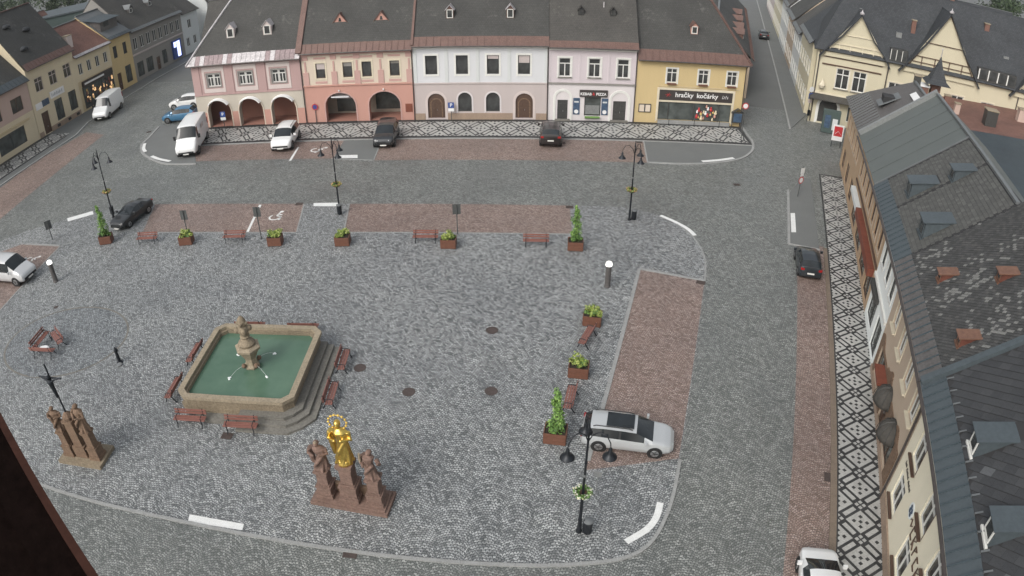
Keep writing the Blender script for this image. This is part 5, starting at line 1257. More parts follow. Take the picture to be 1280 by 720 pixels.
# Marian group with the gilded figure
mg = empty('statue_group', (-8.35, 23.6, 0), R(-9.5), 'red sandstone group of two saints flanking a tall gilded crowned figure', 'statue')
m = MB(); m.box(-2.15, -.85, 0, 2.15, .85, .22); m.box(-2.0, -.72, .221, 2.0, .72, .34); m.build('plinth', 'sandstone_red', mg)
pedestal(mg, 0, 0, .34, 2.55, .95, 'sandstone_red')
for x, hgt, hd, ln in ((-1.4, 1.9, 0, .5), (1.4, 1.85, 2, -.5)):
    pedestal(mg, x, -.05, .34, 1.85, .84, 'sandstone_red')
    o = child('figure', figure(hgt, 'sandstone_red', 3 if x < 0 else 8, hd, 'figure', ln), mg, (x, -.05, 2.19), R(8 if x < 0 else -12), label='weathered red sandstone saint'); o.scale = (1.28, 1.35, 1)
    m = MB(); m.ball((.0, -.05, hgt * 1.0), .07, 6, 5) if x < 0 else m.tube([(-.35, -.15, hgt * .55), (-.3, -.2, hgt * .95)], .05, 6); m.build('pale_head_top' if x < 0 else 'child_figure', 'sandstone_pale', o)
m = MB(); m.box(-.95, .1, .35, .95, .3, 1.0); m.build('screen', 'stone_brown', mg)
gold = child('gilded_figure', figure(2.75, 'gold', 5, 0, 'gilded_figure', .35), mg, (0, 0, 2.95), R(6), label='bright gilded robed figure with a ring of stars')
m = MB()
for k in range(14):
    a = 2 * PI * k / 14; c = Vector((math.cos(a) * .46, .10, 2.60 + math.sin(a) * .46)); m.ball(tuple(c), .07, 6, 5)
m.build('halo_stars', 'gold', gold, kind='stuff')
m = MB(); n = 28
m.tube([(math.cos(2 * PI * k / n) * .44, .11, 2.60 + math.sin(2 * PI * k / n) * .44) for k in range(n + 1)], .016, 5, False); m.build('halo', 'gold', gold)
m = MB(); m.lathe([(.38, -.1), (.42, .05), (.36, .2), (.3, .26)], 12); m.build('cloud_base', 'gold', gold)
# crucifix group
cg = empty('statue_group', (-25.9, 25.35, 0), R(-3), 'brown sandstone group of two mourners under a thin black crucifix', 'statue')
m = MB(); m.box(-1.65, -.95, 0, 1.65, .95, .25); m.build('plinth', 'sandstone', cg)
m = MB(); m.box(-.46, -.42, .25, .46, .42, 1.1); m.box(-.32, -.3, 1.101, .32, .3, 2.9); m.box(-.4, -.38, 2.901, .4, .38, 3.1); m.lathe([(.36, 0), (.38, .2), (.2, .42), (.1, .5)], 8, (0, 0, 3.1)); m.build('pedestal', 'stone_brown', cg)
for x, hgt in ((-1.0, 1.75), (1.05, 1.95)):
    pedestal(cg, x, -.1, .25, 1.9 if x < 0 else 2.15, .72, 'stone_brown')
    child('figure', figure(hgt, 'stone_brown', 2 if x < 0 else 11, 0 if x < 0 else 1, 'figure', .3), cg, (x, -.1, 2.15 if x < 0 else 2.40), R(15 if x < 0 else -15), label='brown stone mourner with pale head').scale = (1.25, 1.3, 1)
cr = MB().tube([(0, 0, 3.5), (0, 0, 7.1)], [.06, .05], 6).tube([(-.85, 0, 6.15), (.85, 0, 6.15)], .055, 6).build('cross', 'bronze_dark', cg)
m = MB(); m.tube([(0, -.1, 4.75), (.05, -.12, 5.2), (0, -.11, 5.55), (0, -.12, 5.95), (0, -.14, 6.08)], [.07, .12, .14, .19, .09], 8); m.ball((0, -.16, 6.26), .14, 8, 6, 1.2)
for s in (-1, 1): m.tube([(s * .1, -.12, 5.95), (s * .4, -.1, 6.1), (s * .68, -.06, 6.17)], [.075, .06, .045], 6)
child('crucified_figure', fused(m, .03, 'crucified_figure', 'bronze_dark'), cr)
# ---------------- fountain
FC = Vector((-16.83, 33.55, 0)); FR = R(-1.5)
ft = empty('fountain', FC, FR, 'square sandstone fountain basin of green water with a carved central column', 'fountain')
def octo(s, c): return [(s - c, -s), (s, -s + c), (s, s - c), (s - c, s), (-s + c, s), (-s, s - c), (-s, -s + c), (-s + c, -s)]
def ring_wall(s0, c0, s1, c1, z0, z1, name, mat, block=None):
    a, b2 = octo(s0, c0), octo(s1, c1)
    for i in range(8):
        j = (i + 1) % 8; L = (Vector(a[i]) - Vector(a[j])).length; n = max(1, round(L / block)) if block else 1
        for k in range(n):
            t0, t1 = k / n + (.004 / L if n > 1 else 0), (k + 1) / n - (.006 / L)
            P = lambda p, q, t: (p[0] + (q[0] - p[0]) * t, p[1] + (q[1] - p[1]) * t)
            j_ = rnd.uniform(-.008, .008)
            MB().prism([P(a[i], a[j], t0), P(a[i], a[j], t1), P(b2[i], b2[j], t1), P(b2[i], b2[j], t0)], z0, z1 + j_).build(name, mat, ft)
ring_wall(3.80, .55, 3.45, .4, .30, 1.22, 'basin_stone', 'sandstone', 1.6)
ring_wall(3.98, .62, 3.7, .5, .10, .42, 'base_moulding', 'sandstone', 2.0)
ring_wall(3.97, .62, 3.58, .40, 1.235, 1.46, 'coping_stone', 'sandstone_pale', 1.5)
MB().prism(octo(3.5, .4), .2, .98).build('water', 'water', ft)
def stepline(off):                                          # steps follow the basin's east side and its cut south-east corner
    s_, c_ = 3.95 + off, .75 + off * .55
    return [(3.4, 3.4), (s_ - .05, 3.4), (s_, -s_ + c_), (s_ - c_ * .45, -s_ + c_ * .4), (s_ - c_, -s_), (.4, -s_), (.4, -3.4), (3.4, -3.4)]
for off, z1 in ((1.25, .17), (.8, .36), (.38, .58)): MB().prism(stepline(off), .006, z1).build('step', 'stone_grey', ft)
MB().prism([(-1.2 - 1.6 * math.cos(a), -3.9 - .75 * math.sin(a)) for a in [k * PI / 10 for k in range(11)]], .006, .3).build('step', 'stone_grey', ft)
col = MB()
col.lathe([(.52, .9), (.55, 1.1), (.42, 1.25), (.40, 1.7), (.55, 2.0), (.68, 2.25)], 6); o = col.build('column', 'sandstone_pale', ft)
MB().lathe([(.68, 2.251), (.86, 2.42), (.88, 2.58), (.72, 2.66), (.68, 2.70)], 6).build('hexagon_cap', 'sandstone_pale', o)
m = MB(); m.lathe([(.54, 2.70), (.58, 2.85), (.48, 3.02), (.32, 3.12), (.27, 3.25), (.34, 3.36), (.26, 3.45)], 14); m.build('urn', 'sandstone', o, smooth=40)
m = MB(); m.lathe([(.28, 3.4), (.30, 3.6), (.38, 3.8), (.34, 4.02), (.24, 4.15), (.28, 4.3), (.30, 4.5), (.22, 4.7), (.10, 4.85)], 12)
for a in range(4): m.ball((.42 * math.cos(a * PI / 2 + .5), .42 * math.sin(a * PI / 2 + .5), 3.9), .17, 8, 6, 1.4); m.ball((.3 * math.cos(a * PI / 2), .3 * math.sin(a * PI / 2), 4.35), .12, 7, 5, 1.2)
child('carved_top', fused(m, .04, 'carved_top', 'sandstone'), o)
for a in range(4):
    d = Vector((math.cos(a * PI / 2 + .9), math.sin(a * PI / 2 + .9)))
    MB().ball((d.x * .6, d.y * .6, 1.3), .17, 8, 6).build('spout_mask', 'stone_brown', o, smooth=True)
    MB().tube([(d.x * (.65 + 1.15 * t), d.y * (.65 + 1.15 * t), 1.32 + .2 * t - .53 * t * t) for t in [k / 8 for k in range(9)]], .006, 5).build('water_jet', 'foam', ft)
    for q in range(3): MB().lathe([(.08, 0), (.06, .04), (.01, .05)], 8, (d.x * 1.8 + rnd.uniform(-.12, .12), d.y * 1.8 + rnd.uniform(-.12, .12), .975)).build('splash', 'foam', ft)
# ---------------- benches
def make_bench():
    r = empty('bench', (0, 0, 0)); L = .95
    for y, z in ((-.20, .44), (-.06, .445), (.08, .45)): MB().box(-L, y - .055, z, L, y + .055, z + .045).build('seat_slat', 'wood_bench', r)
    for z, y in ((.62, .21), (.78, .25)): MB().box(-L, y - .02, z - .06, L, y + .025, z + .06).build('back_slat', 'wood_bench', r)
    for s in (-1, 1):
        x = s * .74; m = MB(); m.tube([(x, -.34, 0), (x, -.24, .2), (x, -.26, .42), (x, .1, .42), (x, .2, .5), (x, .27, .88)], .032, 6); m.tube([(x, .36, 0), (x, .22, .2), (x, .1, .42)], .032, 6); m.tube([(x, -.25, .43), (x, -.24, .62), (x, -.05, .66), (x, .2, .62)], .022, 6)
        m.build('leg_frame', 'metal_black', r)
    return r
bench0 = make_bench(); bench0_used = [False]
def bench(px, ang, label, z=0.0, loc=None, flip=False):
    c = loc or G(px[0], px[1], .45)
    if not bench0_used[0]: o = bench0; bench0_used[0] = True; o.location = (c.x, c.y, z + .006); o.rotation_euler = (0, 0, R(ang)); o['label'] = label
    else: o = tree_copy(bench0, None, (c.x, c.y, z + .006), R(ang), label)
    o.scale = (1.15, 1.15, 1.15); o['category'] = 'bench'; o['group'] = 'red wooden benches on the square'
    return o
bench((184, 298), 2, 'red slatted bench beside the tall potted conifer and the black car')
bench((293, 296), 0, 'red slatted bench between the two sign posts behind the leafy planters')
bench((532, 296), -1, 'red slatted bench next to the leafy planter in front of the long red parking bay')
bench((670, 301), -2, 'red slatted bench seen from behind close to the tall planter at the bay corner')
bench((734, 420), 246, 'red slatted bench squeezed between the two leafy planters beside the red bay')
bench((713, 497), 258, 'red slatted bench half hidden by the tall planter next to the silver estate car')
fx = lambda x, y: FC + Vector((x * math.cos(FR) - y * math.sin(FR), x * math.sin(FR) + y * math.cos(FR), 0))
bench(None, 180, 'red bench against the back of the fountain, behind the carved column', loc=fx(-2.1, 5.2)); bench(None, 180, 'red bench against the back of the fountain, by the top of the steps', loc=fx(2.0, 5.2))
bench(None, 270, 'red bench along the stepless side of the fountain, towards the back', loc=fx(-5.15, 1.7)); bench(None, 270, 'red bench along the stepless side of the fountain, towards the statues', loc=fx(-5.1, -2.1))
bench(None, 0, 'red bench in front of the fountain, on the crucifix side', loc=fx(-2.75, -4.8)); bench(None, 0, 'red bench in front of the fountain, standing on the rounded steps', loc=fx(.9, -5.2), z=.155)
bench(None, 90, 'red bench on the fountain steps beside the round iron cover', loc=fx(5.75, 1.6)); bench(None, 90, 'red bench by the fountain steps, just behind the gilded figure', loc=fx(5.75, -1.8))
tc = Vector((-35.2, 36.0, 0))
bench(None, 90, 'red bench of the triangle of three, its back to the silver minivan', loc=Vector((-36.35, 36.3, 0))); bench(None, 180, 'red bench of the triangle of three, with a pale seat cushion', loc=Vector((-35.2, 34.95, 0))); bench(None, -39, 'red bench of the triangle of three, on the side of the black pump', loc=Vector((-34.85, 36.65, 0)))
m = MB(); m.lathe([(.32, 0), (.36, .08), (.30, .16), (.05, .18)], 12, (0, 0, 0), 1.3, .7); m.build('cushion', 'sign_white', None, Vector((-35.1, 35.1, .57)), R(10), smooth=40, label='white oval cushion lying on the bench of the triangle', category='cushion')
# ---------------- planters
def planter_box(r, wd, hgt):
    m = MB(); a, b2 = wd / 2, wd / 2 * .8
    for z0, z1, k in ((0, .06, .95),): m.box(-a * k, -b2 * k, z0, a * k, b2 * k, z1)
    m.build('foot', 'frame_dark', r)
    for s in (-1, 1):
        for k in range(3):
            z = .061 + k * (hgt - .06) / 3; zz = z + (hgt - .06) / 3 - .012
            MB().box(-a, s * b2 - .025, z, a, s * b2 + .025, zz).build('side_board', 'wood_planter', r); MB().box(s * a - .025, -b2 + .028, z, s * a + .025, b2 - .028, zz).build('side_board', 'wood_planter', r)
    MB().box(-a + .03, -b2 + .03, .07, a - .03, b2 - .03, hgt - .08).build('soil', 'soil', r)
def low_plant(r, wd, hgt, seed):
    rg = random.Random(seed); m = MB()
    for i in range(11):
        a = rg.uniform(0, 6.3); q = rg.uniform(.05, .5) * wd; leaves(m, (math.cos(a) * q, math.sin(a) * q * .8, hgt + rg.uniform(.05, .42)), rg.uniform(.2, .32), 46, .085, .8, rg, .4)
    m.build('foliage', 'leaf_lime', r); m = MB()
    for i in range(5): a = rg.uniform(0, 6.3); q = rg.uniform(0, .4) * wd; leaves(m, (math.cos(a) * q, math.sin(a) * q * .8, hgt + rg.uniform(.0, .3)), .25, 40, .08, .8, rg, .3)
    m.build('under_foliage', 'leaf_green', r)
def tall_plant(r, wd, hgt, top, seed):
    rg = random.Random(seed); m = MB()
    MB().tube([(0, 0, hgt - .1), (.05, 0, top * .5), (.0, .03, top * .9)], [.05, .04, .015], 6).build('stem', 'bark', r)
    for i in range(30):
        t = i / 29; z = hgt + .15 + t * (top - hgt - .2) + rg.uniform(-.12, .12); q = .40 - .22 * t ** 2.2
        leaves(m, (rg.uniform(-1, 1) * q * .8, rg.uniform(-1, 1) * q * .8, z), q * rg.uniform(.5, 1.0), 40, .085, 1.5, rg, .25)
    m.build('foliage', 'leaf_fresh', r); m = MB()
    for i in range(10): a = rg.uniform(0, 6.3); q = rg.uniform(.1, .5) * wd; leaves(m, (math.cos(a) * q, math.sin(a) * q * .8, hgt + rg.uniform(.05, .5)), .26, 44, .085, .9, rg, .4)
    m.build('under_foliage', 'leaf_green', r)
def planter(px, tall, label, ang, seed, top=3.9, wd=1.25):
    c = G(*px); r = empty('planter', (c.x, c.y, .006), R(ang), label, 'planter', 'wooden planters round the square'); planter_box(r, wd, .85)
    tall_plant(r, wd, .85, top, seed) if tall else low_plant(r, wd, .82, seed)
planter((134, 303), True, 'brown wooden planter with a tall thin conifer beside the black car', 14, 1)
planter((234, 304), False, 'brown planter of lime green leaves at the foot of the first sign post', 8, 2)
planter((345, 305), False, 'brown planter of lime green leaves next to the wheelchair bay', 4, 3)
planter((429, 305), False, 'brown planter of lime green leaves at the corner of the long red bay', 2, 4)
planter((561, 308), False, 'brown planter of lime green leaves beside the bench and single sign post', -2, 5)
planter((719, 311), True, 'brown planter with a tall thin conifer at the end of the long red bay', -4, 6)
planter((740, 404), False, 'brown planter of yellow green leaves next to the white topped bollard lamp', -12, 7)
planter((723, 468), False, 'brown planter of yellow green leaves between two benches by the red bay', -10, 8)
planter((694, 549), True, 'brown planter with tall bushy greenery behind the silver estate car', -10, 9, 3.6)
# ---------------- lamps
def make_lamp(h):
    r = empty('street_lamp', (0, 0, 0))
    m = MB(); m.lathe([(.16, 0), (.16, .12), (.11, .2), (.10, .9), (.12, .95), (.085, 1.05), (.075, 3.0)], 12); m.build('base', 'metal_black', r, smooth=40)
    m = MB(); m.lathe([(.065, 3.0), (.06, 5.0), (.075, 5.02), (.075, 5.12), (.055, 5.15), (.05, h - .6), (.08, h - .55), (.05, h - .4), (.02, h)], 10); m.build('pole', 'metal_black', r, smooth=40)
    MB().lathe([(.1, 0), (.1, .12)], 10, (0, 0, 4.15)).build('collar', 'galvanised', r)
    for k in range(3):
        a = 2 * PI * k / 3 + .5; d = Vector((math.cos(a), math.sin(a), 0)); z0 = h - 1.1
        pts = [(0, 0, z0 - .2), d * .18 + Vector((0, 0, z0 + .3)), d * .5 + Vector((0, 0, z0 + .62)), d * .85 + Vector((0, 0, z0 + .55)), d * 1.05 + Vector((0, 0, z0 + .2)), d * 1.08 + Vector((0, 0, z0 - .05))]
        am = MB().tube(pts, .028, 7).build('arm', 'metal_black', r, smooth=True)
        c = d * 1.08 + Vector((0, 0, z0 - .62)); MB().lathe([(.34, 0), (.31, .06), (.19, .16), (.10, .3), (.085, .5), (.04, .58)], 14, tuple(c)).build('shade', 'metal_black', am, smooth=50)
        MB().lathe([(.2, -.04), (.2, .06), (.02, .1)], 10, tuple(c)).build('bulb', 'lamp_clear', am)
    return r
lamp0 = make_lamp(7.7)
lamps = [((142, 272), 'tall black three-armed lamp next to the black parked car', 0), ((425, 267), 'tall black three-armed lamp between the two red parking bays', .7), ((786.5, 275), 'tall black three-armed lamp standing alone near the curved white line', .4), ((723.5, 664), 'tall black three-armed lamp in front of the silver estate car', 1.07)]
for i, (p, lb, a) in enumerate(lamps):
    c = G(*p); o = lamp0 if i == 0 else tree_copy(lamp0)
    o.location = (c.x, c.y, .004); o.rotation_euler = (0, 0, a); o['label'] = lb; o['category'] = 'street lamp'; o['group'] = 'three-armed lamps on the square'
    hb = empty('hanging_basket', (c.x, c.y, 2.75), a, 'flower basket hung round the ' + lb.replace('tall black three-armed ', ''), 'flower basket', 'flower baskets on the lamps')
    MB().lathe([(.1, 0), (.3, .08), (.40, .25), (.36, .26), (.09, .2)], 14).build('bowl', 'frame_brown', hb)
    m = MB()
    for k in range(9): leaves(m, (math.cos(k * .7) * .34, math.sin(k * .7) * .34, .28 + .05 * (k % 2)), .17, 40, .07, .8, rnd, .3)
    m.build('foliage', 'leaf_green', hb); m = MB()
    for k in range(9): leaves(m, (math.cos(k * .7 + .3) * .38, math.sin(k * .7 + .3) * .38, .32), .16, 18, .065, .8, rnd, .6)
    m.build('blossom', 'petal' if i < 3 else 'petal_white', hb)
def litter(px, label, h=.95):
    c = G(*px); r = empty('litter_bin', (c.x, c.y, .006), 0, label, 'litter bin', 'dark litter bins by the lamps')
    MB().lathe([(.19, .06), (.22, .1), (.24, h - .1), (.25, h - .06), (.25, h), (.2, h)], 14).build('body', 'metal_black', r); MB().lathe([(.27, h), (.26, h + .05), (.1, h + .12), (.01, h + .13)], 14).build('lid', 'metal_grey', r); MB().tube([(-.22, 0, 0), (-.22, 0, h + .1)], .03, 6).build('post', 'metal_black', r)
litter((734, 666), 'dark litter bin with a grey lid beside the lamp near the silver estate car'); litter((792, 275), 'dark litter bin beside the lamp near the curved white line'); litter((141, 268), 'dark litter bin behind the black parked car'); litter((425, 268), 'dark litter bin beside the lamp between the red bays')
for p, lb in (((70, 352), 'stout grey bollard lamp with a white dome near the silver minivan'), ((759, 358), 'stout grey bollard lamp with a white dome near the long red bay')):
    c = G(*p); r = empty('bollard_lamp', (c.x, c.y, .006), 0, lb, 'bollard', 'white topped bollard lamps')
    MB().lathe([(.26, 0), (.26, .08), (.23, .1), (.22, 1.75), (.24, 1.8), (.24, 1.86)], 16).build('body', 'metal_brown', r, smooth=40); MB().lathe([(.25, 1.86), (.25, 2.0), (.20, 2.12), (.10, 2.19), (.01, 2.2)], 16).build('dome', 'glow_white', r, smooth=True)
c = G(150, 453); r = empty('water_pump', (c.x, c.y, .006), 0, 'small black cast iron hand pump on the setts by the triangle of benches', 'pump')
m = MB(); m.lathe([(.24, 0), (.24, .06), (.14, .12), (.11, .9), (.15, .95), (.15, 1.05), (.1, 1.2), (.03, 1.35)], 12); m.build('body', 'metal_black', r, smooth=40); MB().tube([(0, -.05, .75), (.1, -.25, .72), (.12, -.3, .55)], .045, 6).build('spout', 'metal_black', r); MB().tube([(0, .05, 1.15), (-.1, .3, 1.1), (-.1, .42, .7)], .02, 5).build('handle', 'metal_black', r); MB().lathe([(.2, 0), (.22, .12)], 10, (.16, -.36, 0)).build('basin', 'galvanised', r)
# ---------------- signs
def sign(px, z, label, kind, ang=0.0, top=None, rz=None):
    c = G(*px); h = z; r = empty('traffic_sign', (c.x, c.y, .006), ang, label, 'sign', 'traffic signs round the square')
    MB().tube([(0, 0, 0), (0, 0, h)], .05, 7).build('post', 'plate_back', r)
    def plate(w_, h_, zc, mat, y=-.05, nm='plate', back='galvanised'):
        p = MB().box(-w_ / 2, y, zc - h_ / 2, w_ / 2, y + .015, zc + h_ / 2).build(nm, mat, r); MB().box(-w_ / 2 + .01, y + .0155, zc - h_ / 2 + .01, w_ / 2 - .01, y + .03, zc + h_ / 2 - .01).build('plate_back', back, r); return p
    def disc(rad, zc, m1, m2, y=-.05):
        p = MB().tube([(0, y, zc), (0, y + .02, zc)], rad, 20).build('plate', m1, r); MB().tube([(0, y - .004, zc), (0, y + .001, zc)], rad * .72, 20).build('plate_face', m2, p); return p
    if kind == 'P': p = plate(.75, .75, h - .4, 'sign_blue'); text(p, 'P', (0, -.055, h - .4), .62, 'sign_white', bold=.012); plate(.75, .4, h - 1.02, 'sign_white')
    elif kind == 'Pback': plate(.7, .95, h - .5, 'plate_back', .05, back='plate_back')
    elif kind == 'no': p = disc(.42, h - .45, 'sign_red', 'sign_blue'); MB().beam((-.26, -.06, h - .71), (.26, -.06, h - .19), .09, .012).build('plate_bar', 'sign_red', p)
    elif kind == 'noenter': p = disc(.42, h - .45, 'sign_red', 'sign_white')
    elif kind == 'double': p = disc(.40, h - 1.5, 'sign_red', 'sign_white'); d_ = plate(.6, .6, h - .45, 'sign_white'); d_.rotation_euler = (0, 0, 0); plate(.5, .3, h - .92, 'sign_white')
    elif kind == 'stack': disc(.42, h - .45, 'sign_white', 'sign_white'); plate(.8, .8, h - 1.4, 'sign_blue'); plate(.7, .5, h - 2.15, 'w_palepink'); MB().box(-.05, -.1, .9, .3, .1, 1.7).build('box', 'metal_black', r)
    return r
sign((237, 302), 3.2, 'sign post with a grey backed plate behind the first leafy planter', 'Pback'); sign((327, 299), 3.2, 'sign post with a grey backed plate beside the wheelchair bay', 'Pback'); sign((572, 293), 2.9, 'sign post with a grey backed plate behind the middle planter', 'Pback', .1)
sign((282, 165), 2.9, 'blue parking sign in front of the first pink arch', 'P'); sign((396, 154), 2.7, 'round blue and red sign at the pier between pink and salmon arches', 'no'); sign((564.5, 152), 2.6, 'blue parking sign in front of the white house', 'P'); sign((926, 176), 5.0, 'round red rimmed sign on a tall post at the yellow corner', 'noenter'); sign((997, 246), 3.4, 'double sign with a red ring above the asphalt stub', 'double', .5); sign((1008, 152), 5.2, 'tall post with white, blue and pinkish plates by the side street', 'stack', .3)
sign((66, 300), 2.2, 'short sign post with a dark plate by the silver minivan bay', 'Pback', .8)
c = G(745, 613); r = empty('sign_post', (c.x, c.y, .006), 1.2, 'thin galvanised post with an edge-on plate beside the flower basket lamp', 'sign'); MB().tube([(0, 0, 0), (.03, 0, 1.5)], .03, 6).build('post', 'galvanised', r); MB().box(-.02, -.2, 1.1, .05, .2, 1.5).build('plate', 'galvanised', r)
r = empty('bicycle_stand', G(8, 214), R(60), 'dark iron bicycle stand on the pavement by the pinkish shop house', 'bicycle stand')
for k in range(5): MB().tube([(k * .35 - .7, 0, .1), (k * .35 - .7, 0, .8), (k * .35 - .7, .25, .95), (k * .35 - .7, .5, .8), (k * .35 - .7, .5, .1)], .035, 6).build('hoop', 'metal_black', r)
# red and white advertising board and shop boards
c = G(1044, 184); r = empty('advertising_board', (c.x, c.y, .0), R(-20), 'white framed advertising board with a red arrow on the side street corner', 'board'); MB().box(-.7, -.06, .9, .7, .06, 3.0).build('panel', 'sign_white', r)
MB().box(-.55, -.075, 1.5, .55, -.062, 2.8).build('red_field', 'sign_red', r); m = MB(); m.beam((-.42, -.085, 1.75), (0, -.085, 2.2), .2, .015); m.beam((.42, -.085, 1.75), (0, -.085, 2.2), .2, .015); m.build('arrow', 'sign_white', r); m = MB(); m.beam((-.6, 0, 0), (-.6, 0, .95), .08); m.build('post', 'metal_black', r); MB().beam((.6, 0, 0), (.6, 0, .95), .08).build('post', 'metal_black', r)
c = G(920, 160); r = empty('notice_case', (c.x, c.y, .1), FA, 'small dark gabled notice case on posts by the yellow corner house', 'notice board'); MB().box(-.75, -.1, .6, .75, .1, 2.1).build('case', 'frame_dark', r); MB().box(-.55, -.12, .75, .55, -.102, 1.9).build('pane', 'poster_blue', r); MB().slab([(-.9, -.25, 2.0), (0, -.25, 2.6), (0, .25, 2.6), (-.9, .25, 2.0)], .06).slab([(.9, -.25, 2.0), (.9, .25, 2.0), (0, .25, 2.6), (0, -.25, 2.6)], .06).build('roof', 'frame_dark', r)
for s in (-1, 1): MB().box(s * .65 - .05, -.05, 0, s * .65 + .05, .05, .6).build('post', 'frame_dark', r)
# a display case under the porch of the gabled house
c = G(1036, 166); r = empty('display_case', (c.x, c.y, 0), NA, 'dark shop kiosk with pale posters under the porch of the gabled house', 'kiosk'); MB().box(-1.2, -.5, .1, 1.2, .5, 3.2).build('case', 'hall_green', r); MB().box(-.9, -.53, .8, -.1, -.502, 2.6).build('poster', 'poster_blue', r); MB().box(.2, -.53, .6, .9, -.502, 2.2).build('poster', 'w_housewhite', r)
# ================================================================== VEHICLES
def catmull(keys, xs):
    out = []
    for x in xs:
        i = max(j for j in range(len(keys)) if keys[j][0] <= x + 1e-9); i = min(i, len(keys) - 2)
        a, c = keys[i], keys[i + 1]; t = (x - a[0]) / (c[0] - a[0]); t = t * t * (3 - 2 * t) * .45 + t * .55
        out.append([a[k] + (c[k] - a[k]) * t for k in range(len(a))])
    return out
# per kind: keys (x, z_bottom, z_belt, half width, z_top, half width of roof), windscreen/roof/rear limits, wheels, wheel radius
KINDS = {
 'estate': dict(keys=[(-2.38, .38, .86, .72, .95, .60), (-2.30, .28, .98, .84, 1.10, .68), (-1.95, .22, 1.0, .91, 1.42, .66), (-1.2, .2, 1.0, .92, 1.49, .67), (-.2, .2, .98, .92, 1.50, .68), (.40, .2, .96, .92, 1.45, .67), (1.28, .2, .93, .92, 1.02, .74), (1.9, .22, .86, .88, .92, .70), (2.22, .28, .74, .82, .80, .62), (2.38, .36, .62, .66, .66, .5)], rear=(-2.30, -1.95), roof=(-1.95, .40), screen=(.40, 1.28), pillars=(-.45,), wheels=(-1.42, 1.46), wr=.34),
 'suv': dict(keys=[(-2.2, .42, .95, .74, 1.05, .62), (-2.12, .34, 1.08, .86, 1.25, .70), (-1.8, .28, 1.1, .92, 1.60, .68), (-1.0, .26, 1.08, .93, 1.67, .70), (-.1, .26, 1.06, .93, 1.68, .70), (.38, .26, 1.04, .93, 1.62, .69), (1.16, .26, 1.02, .93, 1.12, .76), (1.8, .28, .96, .90, 1.02, .74), (2.08, .34, .84, .84, .9, .66), (2.22, .42, .7, .70, .74, .55)], rear=(-2.12, -1.8), roof=(-1.8, .38), screen=(.38, 1.16), pillars=(-.45,), wheels=(-1.32, 1.36), wr=.37),
 'hatch': dict(keys=[(-1.95, .38, .88, .70, .98, .6), (-1.88, .3, .98, .80, 1.12, .66), (-1.5, .22, 1.0, .86, 1.44, .64), (-.7, .2, .98, .87, 1.51, .66), (-.2, .2, .96, .87, 1.51, .66), (.24, .2, .95, .87, 1.44, .65), (1.1, .2, .92, .87, 1.0, .7), (1.6, .24, .84, .83, .9, .66), (1.85, .3, .72, .76, .78, .58), (1.97, .38, .6, .62, .64, .48)], rear=(-1.88, -1.5), roof=(-1.5, .24), screen=(.24, 1.1), pillars=(-.5,), wheels=(-1.2, 1.22), wr=.32),
 'sedan': dict(keys=[(-2.3, .4, .84, .70, .92, .6), (-2.22, .28, .95, .84, 1.02, .70), (-1.6, .22, .98, .90, 1.08, .74), (-.95, .2, .98, .91, 1.38, .64), (-.4, .2, .96, .91, 1.43, .65), (.12, .2, .94, .91, 1.37, .64), (1.05, .2, .90, .91, .98, .72), (1.8, .22, .82, .87, .88, .68), (2.15, .28, .70, .80, .76, .6), (2.3, .36, .6, .64, .64, .5)], rear=(-1.6, -.95), roof=(-.95, .12), screen=(.12, 1.05), pillars=(-.42,), wheels=(-1.38, 1.42), wr=.34),
 'van': dict(keys=[(-2.95, .45, 1.35, .92, 2.30, .84), (-2.9, .36, 1.36, 1.0, 2.45, .90), (-2.0, .34, 1.36, 1.02, 2.52, .92), (0, .34, 1.36, 1.02, 2.52, .92), (1.1, .34, 1.36, 1.02, 2.50, .92), (1.35, .34, 1.36, 1.02, 2.42, .90), (2.0, .34, 1.32, 1.02, 1.58, .92), (2.15, .34, 1.28, 1.01, 1.46, .88), (2.72, .36, 1.06, .98, 1.12, .80), (2.92, .42, .86, .90, .92, .66), (2.97, .5, .7, .78, .74, .6)], rear=None, roof=(1.05, 1.35), screen=(1.35, 2.0), pillars=(), wheels=(-1.85, 1.98), wr=.36, cargo=True),
 'minivan': dict(keys=[(-2.42, .4, 1.1, .84, 1.7, .72), (-2.36, .32, 1.12, .93, 1.86, .78), (-1.8, .28, 1.12, .95, 1.95, .80), (0, .28, 1.1, .95, 1.96, .80), (.9, .28, 1.08, .95, 1.92, .79), (1.62, .28, 1.06, .95, 1.28, .80), (2.1, .32, .98, .92, 1.06, .76), (2.35, .36, .86, .86, .92, .66), (2.44, .44, .7, .74, .74, .58)], rear=(-2.42, -2.36), roof=(-2.2, .9), screen=(.9, 1.62), pillars=(-.9, .35), wheels=(-1.45, 1.55), wr=.35),
}
